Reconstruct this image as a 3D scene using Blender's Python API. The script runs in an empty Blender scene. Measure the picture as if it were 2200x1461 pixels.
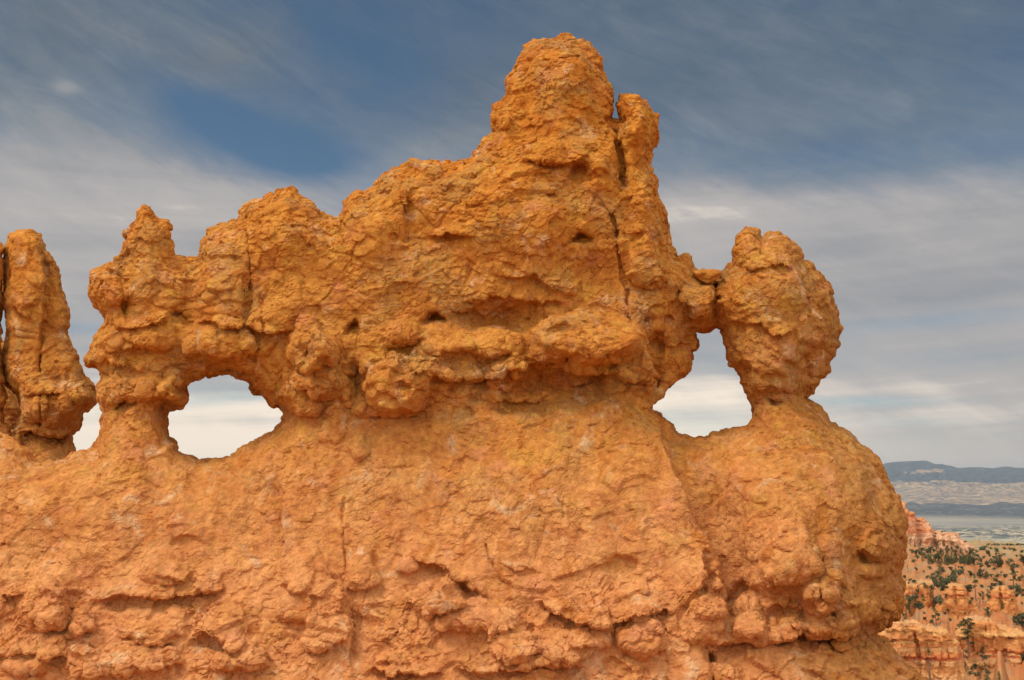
import bpy, math, random
import numpy as np
from mathutils import Vector
from mathutils.bvhtree import BVHTree

SC = bpy.context.scene
COL = SC.collection
R_ = math.radians

# ------------------------------------------------------------------ camera
CAM = np.array([0.0, -18.0, 0.0])
FPX = 2139.0                     # focal length in photograph pixels (35 mm on 36 mm)
PITCH = math.atan((1015 - 730.5) / FPX)
cd = bpy.data.cameras.new("camera"); cam = bpy.data.objects.new("camera", cd); COL.objects.link(cam)
cam.location = CAM; cam.rotation_euler = (R_(90) + PITCH, 0, 0)
cd.lens = 35; cd.sensor_width = 36; cd.clip_start = 0.1; cd.clip_end = 80000
SC.camera = cam

# ------------------------------------------------------------------ light
SUN_EL, SUN_AZ = 55.0, -114.0     # azimuth clockwise from +Y: behind the camera, a little left
world = bpy.data.worlds.new("World"); SC.world = world; world.use_nodes = True
sun_d = bpy.data.lights.new("sun", 'SUN'); sun = bpy.data.objects.new("sun", sun_d); COL.objects.link(sun)
sun_d.energy = 1.5; sun_d.angle = R_(22); sun_d.color = (1.0, 0.93, 0.82)
_sd = Vector((math.sin(R_(SUN_AZ)) * math.cos(R_(SUN_EL)), math.cos(R_(SUN_AZ)) * math.cos(R_(SUN_EL)), math.sin(R_(SUN_EL))))
sun.rotation_euler = _sd.to_track_quat('Z', 'Y').to_euler()
SC.view_settings.view_transform = 'Standard'
SC.view_settings.look = 'None'
SC.view_settings.exposure = 0.62
SC.view_settings.gamma = 1.0
SC.cycles.max_bounces = 5
SC.cycles.diffuse_bounces = 3


class NT:
    """small helper to write node trees"""
    def __init__(s, tree):
        s.t = tree; s.n = tree.nodes; s.l = tree.links
        s.n.clear()
    def node(s, kind, **kw):
        n = s.n.new(kind)
        for k, v in kw.items(): setattr(n, k, v)
        return n
    def put(s, sock, v):
        if v is None: return
        if isinstance(v, bpy.types.NodeSocket): s.l.new(v, sock)
        else:
            if isinstance(v, (tuple, list)) and sock.type == 'RGBA' and len(v) == 3: v = (*v, 1)
            sock.default_value = v
    def math(s, op, a, b=None, c=None, clamp=False):
        n = s.node('ShaderNodeMath', operation=op, use_clamp=clamp)
        s.put(n.inputs[0], a); s.put(n.inputs[1], b); s.put(n.inputs[2], c)
        return n.outputs[0]
    def vmath(s, op, a, b=None):
        n = s.node('ShaderNodeVectorMath', operation=op)
        s.put(n.inputs[0], a); s.put(n.inputs[1], b)
        return n.outputs[0]
    def mix(s, f, a, b):
        n = s.node('ShaderNodeMix', data_type='RGBA')
        s.put(n.inputs[0], f); s.put(n.inputs[6], a); s.put(n.inputs[7], b)
        return n.outputs[2]
    def ramp(s, x, lo, hi, a=0.0, b=1.0):
        n = s.node('ShaderNodeMapRange', interpolation_type='SMOOTHSTEP')
        for i, v in enumerate((x, lo, hi, a, b)): s.put(n.inputs[i], v)
        return n.outputs[0]
    def noise(s, vec, scale, detail=6, rough=.55, dist=0.0):
        n = s.node('ShaderNodeTexNoise')
        s.put(n.inputs['Vector'], vec); n.inputs['Scale'].default_value = scale
        n.inputs['Detail'].default_value = detail; n.inputs['Roughness'].default_value = rough
        n.inputs['Distortion'].default_value = dist
        return n.outputs[0]
    def comb(s, x, y, z):
        n = s.node('ShaderNodeCombineXYZ')
        s.put(n.inputs[0], x); s.put(n.inputs[1], y); s.put(n.inputs[2], z)
        return n.outputs[0]


def pxdir(u, v):
    """azimuth / elevation (radians) of a photograph pixel"""
    d = ray(np.array([float(u)]), np.array([float(v)]))[0]
    d = d / np.linalg.norm(d)
    return math.atan2(d[0], d[1]), math.asin(d[2])


def ray(u, v):
    xc = (u - 1100.0) / FPX; yc = -(v - 730.5) / FPX
    cp, sp = math.cos(PITCH), math.sin(PITCH)
    return np.stack([xc, cp - yc * sp, sp + yc * cp], -1)


def at(u, v, Y):
    """world points seen at pixel (u, v) standing in the upright plane y = Y"""
    u = np.asarray(u, float); v = np.asarray(v, float); Y = np.asarray(Y, float)
    u, v, Y = np.broadcast_arrays(u, v, Y)
    d = ray(u, v)
    t = (Y - CAM[1]) / d[..., 1]
    return CAM + d * t[..., None]


def project(P):
    d = P - CAM
    cp, sp = math.cos(PITCH), math.sin(PITCH)
    f = d[:, 1] * cp + d[:, 2] * sp
    up = -d[:, 1] * sp + d[:, 2] * cp
    return 1100 + FPX * d[:, 0] / f, 730.5 - FPX * up / f


def build_world():
    W = NT(world.node_tree)
    out = W.node('ShaderNodeOutputWorld'); bg = W.node('ShaderNodeBackground')
    W.l.new(bg.outputs[0], out.inputs[0])
    sky = W.node('ShaderNodeTexSky', sky_type='NISHITA', sun_disc=False)
    sky.sun_elevation = R_(SUN_EL); sky.sun_rotation = R_(SUN_AZ % 360)
    sky.altitude = 2400; sky.air_density = 1.0; sky.dust_density = 0.6; sky.ozone_density = 1.2
    tc = W.node('ShaderNodeTexCoord')
    sep = W.node('ShaderNodeSeparateXYZ'); W.l.new(tc.outputs['Generated'], sep.inputs[0])
    az = W.math('ARCTAN2', sep.outputs[0], sep.outputs[1])
    el = W.math('ARCSINE', sep.outputs[2])
    # wispy cirrus: streaked noise, stretched along a tilted direction
    def streak(ang, sx, sy, scale, off, detail=7, rough=.6, dist=.4):
        c, s_ = math.cos(ang), math.sin(ang)
        a = W.math('ADD', W.math('MULTIPLY', az, c), W.math('MULTIPLY', el, s_))
        b = W.math('ADD', W.math('MULTIPLY', az, -s_), W.math('MULTIPLY', el, c))
        v = W.comb(W.math('MULTIPLY', a, sx), W.math('MULTIPLY', b, sy), off)
        return W.noise(v, scale, detail, rough, dist)
    n1 = streak(-0.45, 1.0, 2.6, 3.6, 1.7, 8, .62, .9)
    n2 = streak(-0.38, 1.0, 3.4, 6.0, 5.1, 10, .66, 2.0)
    n3 = streak(0.03, 0.55, 7.0, 5.5, 9.4, 6, .55, .3)
    n4 = streak(0.5, 1.0, 1.6, 9.0, 3.3, 9, .64, .6)
    n5 = streak(-0.40, 1.0, 5.5, 11.0, 7.7, 9, .68, .9)
    acc = {}
    def blob(u, v, ru, rv, ang, amp, key='c'):
        a0, e0 = pxdir(u, v)
        c, s_ = math.cos(ang), math.sin(ang)
        da = W.math('SUBTRACT', az, a0); de = W.math('SUBTRACT', el, e0)
        p = W.math('DIVIDE', W.math('ADD', W.math('MULTIPLY', da, c), W.math('MULTIPLY', de, s_)), ru / FPX)
        q = W.math('DIVIDE', W.math('ADD', W.math('MULTIPLY', da, -s_), W.math('MULTIPLY', de, c)), rv / FPX)
        r2 = W.math('ADD', W.math('MULTIPLY', p, p), W.math('MULTIPLY', q, q))
        g = W.math('MULTIPLY', W.math('EXPONENT', W.math('MULTIPLY', r2, -1.0)), amp)
        acc[key] = g if key not in acc else W.math('ADD', acc[key], g)
    # cover of the cloud veil; ang > 0 rises to the right
    blob(180, 30, 360, 130, -0.2, .62)
    blob(420, 150, 180, 34, -0.3, .26)
    blob(40, 250, 220, 160, -0.2, .34)
    blob(520, 100, 130, 42, 0.5, .30)
    blob(140, 188, 26, 13, 0.0, .30)
    blob(560, 290, 430, 84, -0.50, -.46)
    blob(660, 335, 260, 60, -0.2, -.34)
    blob(1010, 50, 220, 90, -0.3, -.22)
    blob(880, 120, 260, 60, -0.45, -.12)
    blob(760, 120, 240, 80, -0.5, -.34)
    blob(430, 245, 130, 40, -0.4, -.22)
    blob(260, 330, 330, 34, -0.32, .22)
    blob(255, 318, 44, 16, 0.1, .16)
    blob(300, 460, 560, 70, -0.08, .62)
    blob(700, 415, 260, 44, -0.02, .40)
    blob(900, 330, 200, 50, 0.35, .30)
    blob(1010, 230, 180, 110, 0.5, .34)
    blob(1650, 80, 700, 150, 0.0, .30)
    blob(1620, 250, 300, 70, -0.1, .26)
    blob(1880, 335, 380, 46, -0.04, -.22)
    blob(1500, 440, 260, 70, 0.0, .30)
    blob(1950, 520, 500, 120, 0.0, .34)
    blob(190, 706, 160, 13, 0.0, -.42)
    blob(450, 862, 170, 15, 0.12, -.46)
    blob(1850, 862, 160, 12, -0.03, -.40)
    blob(1520, 915, 150, 22, -0.1, -.25)
    blob(2000, 690, 260, 16, 0.04, -.30)
    blob(1960, 905, 220, 12, 0.02, -.24)
    # where the veil is thin and bright
    blob(600, 440, 620, 70, -0.02, .30, 'b')
    blob(1500, 470, 240, 80, 0.0, .40, 'b')
    blob(700, 930, 900, 110, 0.0, .85, 'b')
    blob(1500, 850, 260, 80, 0.0, .40, 'b')
    blob(140, 188, 26, 13, 0.0, .35, 'b')
    blob(1900, 320, 500, 60, 0.0, -.25, 'b')
    base = W.math('ADD', W.ramp(el, 0.18, 0.36, .92, .32), W.ramp(el, .12, .02, .0, .12))
    cov = W.math('ADD', base, acc['c'])
    hiw = W.ramp(el, .10, .26, .25, 1.0)
    nz = W.math('MULTIPLY', W.math('ADD', W.math('MULTIPLY', W.math('SUBTRACT', n1, .5), .75), W.math('MULTIPLY', W.math('SUBTRACT', n2, .5), .32)), hiw)
    low = W.ramp(el, .05, .22, 1.0, 0.0)
    nz = W.math('ADD', nz, W.math('MULTIPLY', W.math('SUBTRACT', n4, .5), .24))
    nz = W.math('ADD', nz, W.math('MULTIPLY', W.math('MULTIPLY', W.math('SUBTRACT', n3, .5), .9), low))
    nz = W.math('ADD', nz, W.math('MULTIPLY', W.math('SUBTRACT', n5, .5), W.ramp(el, .14, .30, .0, .24)))
    cov = W.math('ADD', cov, nz, clamp=True)
    blue = W.vmath('MULTIPLY', sky.outputs[0], (SKY * 0.43, SKY * 0.485, SKY * 0.455))
    # veil colour: slate high up, warm grey and cream towards the horizon
    br = W.math('ADD', W.math('ADD', W.ramp(el, .39, .22, .06, .56), W.ramp(el, .12, .0, .0, .16)), W.math('MULTIPLY', acc['b'], .6))
    br = W.math('ADD', br, W.math('MULTIPLY', hiw, W.math('ADD', W.math('MULTIPLY', W.math('SUBTRACT', n2, .5), .26), W.math('MULTIPLY', W.math('SUBTRACT', n4, .5), .22))), clamp=True)
    br = W.math('ADD', br, W.math('MULTIPLY', W.math('SUBTRACT', n5, .5), W.ramp(el, .14, .30, .0, .20)), clamp=True)
    mid = W.math('MULTIPLY', W.ramp(el, .02, .06), W.ramp(el, .36, .24))
    br = W.math('ADD', br, W.math('MULTIPLY', W.math('MULTIPLY', W.math('ADD', W.math('SUBTRACT', n3, .5), W.math('MULTIPLY', W.math('SUBTRACT', n1, .5), .8)), .55), mid), clamp=True)
    cr = W.node('ShaderNodeValToRGB'); W.l.new(br, cr.inputs[0])
    e = cr.color_ramp.elements
    e[0].position = 0.0; e[0].color = (*VEIL[0], 1); e[1].position = 1.0; e[1].color = (*VEIL[-1], 1)
    for k, c in enumerate(VEIL[1:-1]):
        x = e.new((k + 1) / (len(VEIL) - 1)); x.color = (*c, 1)
    col = W.mix(W.math('MULTIPLY', cov, .97), blue, cr.outputs[0])
    col = W.vmath('MULTIPLY', col, (1.09, 1.09, 1.09))
    # unseen bright cloud overhead and behind the camera, added as soft fill light
    back = W.math('MAXIMUM', W.ramp(sep.outputs[1], .25, -.5), W.ramp(el, .62, 1.1))
    hi = W.math('MULTIPLY', W.math('MULTIPLY', back, W.ramp(el, -.02, .12)), W.ramp(n1, .25, .60, .55, 1.0))
    col = W.mix(hi, col, FILL_SKY)
    W.l.new(col, bg.inputs[0]); bg.inputs[1].default_value = 1.0


SKY = 0.10
VEIL = [(.078, .097, .119), (.150, .166, .183), (.228, .224, .228), (.295, .278, .268), (.58, .50, .415)]
FILL_SKY = (1.0, .94, .86)
build_world()

# ------------------------------------------------------------------ numpy noise
def _hash(ix, iy, iz, seed):
    h = (ix.astype(np.uint32) * np.uint32(374761393) + iy.astype(np.uint32) * np.uint32(668265263)
         + iz.astype(np.uint32) * np.uint32(2147483647 - 1640531) + np.uint32(seed * 974711 + 12345))
    h ^= h >> np.uint32(13); h *= np.uint32(1274126177)
    h ^= h >> np.uint32(16); h *= np.uint32(2246822519)
    h ^= h >> np.uint32(15)
    return h


_rs = np.random.RandomState(7)
_G = _rs.normal(size=(256, 3)); _G /= np.linalg.norm(_G, axis=1)[:, None]
_G = _G.astype(np.float32)


def gnoise(P, seed=0):
    P = np.asarray(P, np.float32)
    i = np.floor(P); f = P - i; i = i.astype(np.int32)
    w = f * f * f * (f * (f * 6 - 15) + 10)
    res = np.zeros(len(P), np.float32)
    for dx in (0, 1):
        wx = w[:, 0] if dx else 1 - w[:, 0]
        for dy in (0, 1):
            wy = wx * (w[:, 1] if dy else 1 - w[:, 1])
            for dz in (0, 1):
                ww = wy * (w[:, 2] if dz else 1 - w[:, 2])
                g = _G[_hash(i[:, 0] + dx, i[:, 1] + dy, i[:, 2] + dz, seed) & np.uint32(255)]
                res += ww * (g[:, 0] * (f[:, 0] - dx) + g[:, 1] * (f[:, 1] - dy) + g[:, 2] * (f[:, 2] - dz))
    return res * 1.5


def fbm(P, seed, octaves=4, gain=.5, lac=2.03, mode=None):
    P = np.asarray(P, np.float32)
    out = np.zeros(len(P), np.float32); a = 1.0; f = 1.0
    for o in range(octaves):
        n = gnoise(P * f + 17.3 * o, seed + o * 31)
        if mode == 'ridge': n = 1 - 2 * np.abs(n)
        elif mode == 'billow': n = 2 * np.abs(n) - .5
        out += a * n; a *= gain; f *= lac
    return out


def voronoi(P, seed):
    """two nearest cells: distance, random id and vector to the centre of each"""
    P = np.asarray(P, np.float32)
    i = np.floor(P); f = P - i; i = i.astype(np.int32)
    n = len(P)
    F1 = np.full(n, 9, np.float32); F2 = np.full(n, 9, np.float32)
    I1 = np.zeros(n, np.uint32); I2 = np.zeros(n, np.uint32)
    V1 = np.zeros((n, 3), np.float32); V2 = np.zeros((n, 3), np.float32)
    s = np.float32(1 / 1023.0)
    for dx in (-1, 0, 1):
        for dy in (-1, 0, 1):
            for dz in (-1, 0, 1):
                h = _hash(i[:, 0] + dx, i[:, 1] + dy, i[:, 2] + dz, seed)
                v = np.stack([dx + (h & np.uint32(1023)).astype(np.float32) * s - f[:, 0],
                              dy + ((h >> np.uint32(10)) & np.uint32(1023)).astype(np.float32) * s - f[:, 1],
                              dz + ((h >> np.uint32(20)) & np.uint32(1023)).astype(np.float32) * s - f[:, 2]], 1)
                d = np.einsum('ij,ij->i', v, v)
                c2 = np.nonzero(d < F2)[0]
                if not len(c2): continue
                c1 = c2[d[c2] < F1[c2]]
                F2[c2] = d[c2]; I2[c2] = h[c2]; V2[c2] = v[c2]
                F2[c1] = F1[c1]; I2[c1] = I1[c1]; V2[c1] = V1[c1]
                F1[c1] = d[c1]; I1[c1] = h[c1]; V1[c1] = v[c1]
    return np.sqrt(F1), np.sqrt(F2), I1, V1, I2, V2


def facet(P, seed, tilt=.8, step=.5, blend=.08, droop=.5):
    """broken, chipped surface: each cell is a tilted plane at its own height, leaning out towards its foot"""
    F1, F2, I1, V1, I2, V2 = voronoi(P, seed)
    def h(I, V):
        g = _G[(I >> np.uint32(7)) & np.uint32(255)]
        r = ((I >> np.uint32(3)) & np.uint32(1023)).astype(np.float32) / 1023.0 - .5
        return -(g * V).sum(1) * tilt + r * step + droop * V[:, 2]
    w = .5 * (1 - smooth(0, blend, F2 - F1))
    return h(I1, V1) * (1 - w) + h(I2, V2) * w, F1, F2


def smooth(a, b, x):
    t = np.clip((x - a) / (b - a), 0, 1)
    return t * t * (3 - 2 * t)


# ------------------------------------------------------------------ object helpers
def mesh_obj(name, verts, faces, mat=None, parent=None, smooth_shade=True, origin=None):
    v = np.asarray(verts, np.float32)
    if origin is not None: v = v - np.asarray(origin, np.float32)
    me = bpy.data.meshes.new(name)
    f = faces if isinstance(faces, np.ndarray) else None
    if f is not None:
        n, k = f.shape
        me.vertices.add(len(v)); me.vertices.foreach_set('co', v.ravel())
        me.loops.add(n * k); me.loops.foreach_set('vertex_index', f.astype(np.int32).ravel())
        me.polygons.add(n)
        me.polygons.foreach_set('loop_start', np.arange(0, n * k, k, dtype=np.int32))
        me.polygons.foreach_set('loop_total', np.full(n, k, np.int32))
        me.update(calc_edges=True)
    else:
        me.from_pydata(v.tolist(), [], faces); me.update()
    me.polygons.foreach_set('use_smooth', np.full(len(me.polygons), smooth_shade, bool))
    if mat: me.materials.append(mat)
    o = bpy.data.objects.new(name, me); COL.objects.link(o)
    if origin is not None and parent is None: o.location = origin
    if parent: o.parent = parent
    return o


def empty(name, loc):
    o = bpy.data.objects.new(name, None); COL.objects.link(o); o.location = loc
    o.empty_display_size = .3
    return o


def tag(o, label=None, cat=None, group=None, kind=None):
    if label: o['label'] = label
    if cat: o['category'] = cat
    if group: o['group'] = group
    if kind: o['kind'] = kind
    return o


# ------------------------------------------------------------------ rock builder
def poly_dist(u, v, polys):
    """signed distance (pixels, >0 inside) of grid points to a set of closed outlines (even-odd)"""
    d2 = np.full(u.shape, 1e12, np.float32); ins = np.zeros(u.shape, bool)
    u = u.astype(np.float32); v = v.astype(np.float32)
    for pl in polys:
        p = np.asarray(pl, np.float32); q = np.roll(p, -1, 0)
        for (ax, ay), (bx, by) in zip(p, q):
            ex, ey = bx - ax, by - ay
            L = ex * ex + ey * ey
            if L < 1e-9: continue
            t = np.clip(((u - ax) * ex + (v - ay) * ey) / L, 0, 1)
            dx = u - ax - t * ex; dy = v - ay - t * ey
            np.minimum(d2, dx * dx + dy * dy, out=d2)
            if ay != by:
                c = (ay > v) != (by > v)
                ins ^= c & (u < (v - ay) * ex / ey + ax)
    d = np.sqrt(d2)
    return np.where(ins, d, -d)


def relief(U, V, feats, warp=1.0, seed=3):
    """depth relief in metres (towards the camera) from a list of modelled features"""
    sh = U.shape
    Q = np.stack([U.ravel() / 60, V.ravel() / 60, np.zeros(U.size)], 1)
    wu = (gnoise(Q, seed) * 14 + gnoise(Q * 3.1, seed + 5) * 6).reshape(sh) * warp
    wv = (gnoise(Q + 9.1, seed + 1) * 14 + gnoise(Q * 3.1 + 4, seed + 6) * 6).reshape(sh) * warp
    rel = np.zeros(sh, np.float32)
    for ft in feats:
        k = ft[0]
        if k in 'gdsco':
            _, cu, cv, ru, rv, amp = ft[:6]
            ang = R_(ft[6]) if len(ft) > 6 else 0.0
            m = 2.6 if k == 'g' else 1.4
            ext = max(ru, rv) * m + 25
            sl = (slice(*np.searchsorted(V[:, 0], (cv - ext, cv + ext))), slice(*np.searchsorted(U[0], (cu - ext, cu + ext))))
            du = U[sl] + wu[sl] - cu; dv = V[sl] + wv[sl] - cv
            if ang: du, dv = du * math.cos(ang) + dv * math.sin(ang), -du * math.sin(ang) + dv * math.cos(ang)
            if k == 'o':      # boulder with a long top and an abrupt underside
                q = np.sqrt((du / ru) ** 2 + (np.where(dv < 0, dv / (rv * 1.5), dv / (rv * .6))) ** 2)
                rel[sl] += 1.15 * amp * np.sqrt(np.clip(1 - q ** 2.6, 0, 1))
                continue
            q = np.sqrt((du / ru) ** 2 + (dv / rv) ** 2)
            if k == 'g': rel[sl] += amp * np.exp(-1.3 * q * q)
            elif k == 'd': rel[sl] += amp * np.sqrt(np.clip(1 - q * q, 0, 1))
            elif k == 's': rel[sl] += amp * (1 - smooth(.72, 1.08, q))
            elif k == 'c':    # cave: deepest under its roof
                roof = np.clip(.65 - .55 * dv / rv, .2, 1.2)
                rel[sl] -= .8 * amp * (1 - smooth(.45, 1.1, q)) * roof
        elif k == 'poly':
            _, pts, w, amp = ft
            p = np.asarray(pts, float)
            sl = (slice(*np.searchsorted(V[:, 0], (p[:, 1].min() - 30, p[:, 1].max() + 30))), slice(*np.searchsorted(U[0], (p[:, 0].min() - 30, p[:, 0].max() + 30))))
            rel[sl] += amp * smooth(-w / 2, w / 2, poly_dist(U[sl] + .3 * wu[sl], V[sl] + .3 * wv[sl], [pts]))
        elif k == 'crack':
            _, pts, w, depth = ft
            D = np.full(sh, 1e9, np.float32)
            for (ax, ay), (bx, by) in zip(pts[:-1], pts[1:]):
                ex, ey = bx - ax, by - ay
                t = np.clip(((U + .35 * wu - ax) * ex + (V + .35 * wv - ay) * ey) / (ex * ex + ey * ey), 0, 1)
                D = np.minimum(D, np.hypot(U + .35 * wu - ax - t * ex, V + .35 * wv - ay - t * ey))
            rel -= depth * np.exp(-(D / w) ** 2)
        elif k == 'ledge':    # shelf: juts out above the line, undercut below it
            _, pts, a, L, b, L2 = ft
            p = np.asarray(pts, float)
            h = np.interp(U, p[:, 0], p[:, 1]) - (V + wv)
            fade = smooth(p[0, 0] - 5, p[0, 0] + 45, U + wu) * (1 - smooth(p[-1, 0] - 45, p[-1, 0] + 5, U + wu))
            up = np.where(h > 0, a * np.clip(1 - h / L, 0, 1) ** 1.3, 0)
            dn = np.where(h <= 0, -b * np.clip(1 + h / L2, 0, 1) ** 1.5, 0)
            rel += fade * (up + dn)
        elif k == 'vedge':    # left side of a steep line stands forward
            _, pts, a, L, b, L2 = ft
            p = np.asarray(pts, float)
            h = np.interp(V, p[:, 1], p[:, 0]) - (U + wu * .7)
            fade = smooth(p[0, 1] - 5, p[0, 1] + 60, V + wv) * (1 - smooth(p[-1, 1] - 60, p[-1, 1] + 5, V + wv))
            lf = np.where(h > 0, a * np.clip(1 - h / L, 0, 1) ** 1.2, 0)
            rt = np.where(h <= 0, -b * np.clip(1 + h / L2, 0, 1) ** 1.2, 0)
            rel += fade * (lf + rt)
    return rel


def rock_body(outlines, step, ybase, Rround, feats=(), back=1.0, warp=1.0, seed=3, edge_noise=0.0, round_p=2.6):
    """closed rock solid: traced outline, rounded front and back, modelled relief -> evenly remeshed verts, quads"""
    allp = np.concatenate([np.asarray(p, float) for p in outlines])
    u = np.arange(allp[:, 0].min() - 3 * step, allp[:, 0].max() + 3 * step, step)
    v = np.arange(allp[:, 1].min() - 3 * step, allp[:, 1].max() + 3 * step, step)
    U, V = np.meshgrid(u, v)
    D = poly_dist(U, V, outlines)
    if edge_noise:
        Q = np.stack([U.ravel() / 14, V.ravel() / 14, np.zeros(U.size)], 1)
        D = D + (fbm(Q, seed + 77, 3) * edge_noise).reshape(U.shape)
    gy, gx = np.gradient(D, step)
    gl = np.hypot(gx, gy) + 1e-6
    ins = D > 0
    cell = ins[:-1, :-1] | ins[1:, :-1] | ins[:-1, 1:] | ins[1:, 1:]
    used = np.zeros(U.shape, bool)
    for a in (slice(None, -1), slice(1, None)):
        for b in (slice(None, -1), slice(1, None)):
            used[a, b] |= cell
    Us = np.where(ins, U, U - D * gx / gl / gl); Vs = np.where(ins, V, V - D * gy / gl / gl)
    yb = ybase(U, V)
    mpp = (yb - CAM[1]) / FPX
    dm = np.clip(D, 0, None) * mpp
    dm = np.minimum(dm, Rround)
    t = Rround * np.clip(1 - (1 - dm / Rround) ** round_p, 0, 1) ** (1 / round_p)
    rel = relief(U, V, feats, warp, seed) * smooth(0, .25 * Rround, dm) if len(feats) else 0
    F = yb - np.maximum(t + rel, np.minimum(.12 * Rround, t)); B = yb + t * back
    idx = np.full(U.shape, -1, int); idx[used] = np.arange(used.sum())
    n = used.sum()
    inner = used & ins
    bidx = idx.copy(); bidx[inner] = n + np.arange(inner.sum())
    Pf = at(Us[used], Vs[used], np.where(ins, F, yb)[used])
    Pb = at(Us[inner], Vs[inner], B[inner])
    P = np.concatenate([Pf, Pb])
    J, I = np.nonzero(cell)
    q1 = np.stack([idx[J, I], idx[J, I + 1], idx[J + 1, I + 1], idx[J + 1, I]], 1)
    q2 = np.stack([bidx[J, I], bidx[J + 1, I], bidx[J + 1, I + 1], bidx[J, I + 1]], 1)
    return P, np.concatenate([q1[:, ::-1], q2[:, ::-1]])


def remesh(parts, voxel):
    """union of closed meshes on an even voxel grid"""
    P = []; F = []; off = 0
    for p, f in parts:
        P.append(p); F.append(f + off); off += len(p)
    o = mesh_obj('tmp', np.concatenate(P), np.concatenate(F))
    m = o.modifiers.new('r', 'REMESH'); m.mode = 'VOXEL'; m.voxel_size = voxel; m.adaptivity = 0
    dg = bpy.context.evaluated_depsgraph_get()
    me = bpy.data.meshes.new_from_object(o.evaluated_get(dg))
    n = len(me.vertices); co = np.empty(n * 3, np.float32); me.vertices.foreach_get('co', co)
    k = len(me.polygons); tot = np.empty(k, np.int32); me.polygons.foreach_get('loop_total', tot)
    vi = np.empty(len(me.loops), np.int32); me.loops.foreach_get('vertex_index', vi)
    assert (tot == 4).all()
    old = o.data
    bpy.data.objects.remove(o); bpy.data.meshes.remove(old); bpy.data.meshes.remove(me)
    return co.reshape(-1, 3), vi.reshape(-1, 4)


def normals(P, F):
    a = P[F[:, 2]] - P[F[:, 0]]; b = P[F[:, 3]] - P[F[:, 1]]
    n = np.cross(a, b)
    N = np.zeros_like(P)
    for k in range(4):
        for c in range(3):
            N[:, c] += np.bincount(F[:, k], n[:, c], len(P))
    return N / (np.linalg.norm(N, axis=1)[:, None] + 1e-9)


def split_parts(P, F, region, names, mat, parent, origin):
    """cut one continuous surface into its named parts (neighbours share their seam)"""
    out = {}
    for k, nm in enumerate(names):
        f = F[region == k]
        if not len(f): continue
        uq, inv = np.unique(f, return_inverse=True)
        o = mesh_obj(nm, P[uq], inv.reshape(f.shape).astype(np.int32), mat, parent, False, origin)
        out[nm] = o
    return out

# ------------------------------------------------------------------ materials
def new_mat(name):
    m = bpy.data.materials.new(name); m.use_nodes = True
    T = NT(m.node_tree)
    out = T.node('ShaderNodeOutputMaterial'); b = T.node('ShaderNodeBsdfPrincipled')
    T.l.new(b.outputs[0], out.inputs[0])
    b.inputs['Roughness'].default_value = .92
    b.inputs['Specular IOR Level'].default_value = .12
    return m, T, b


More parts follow.
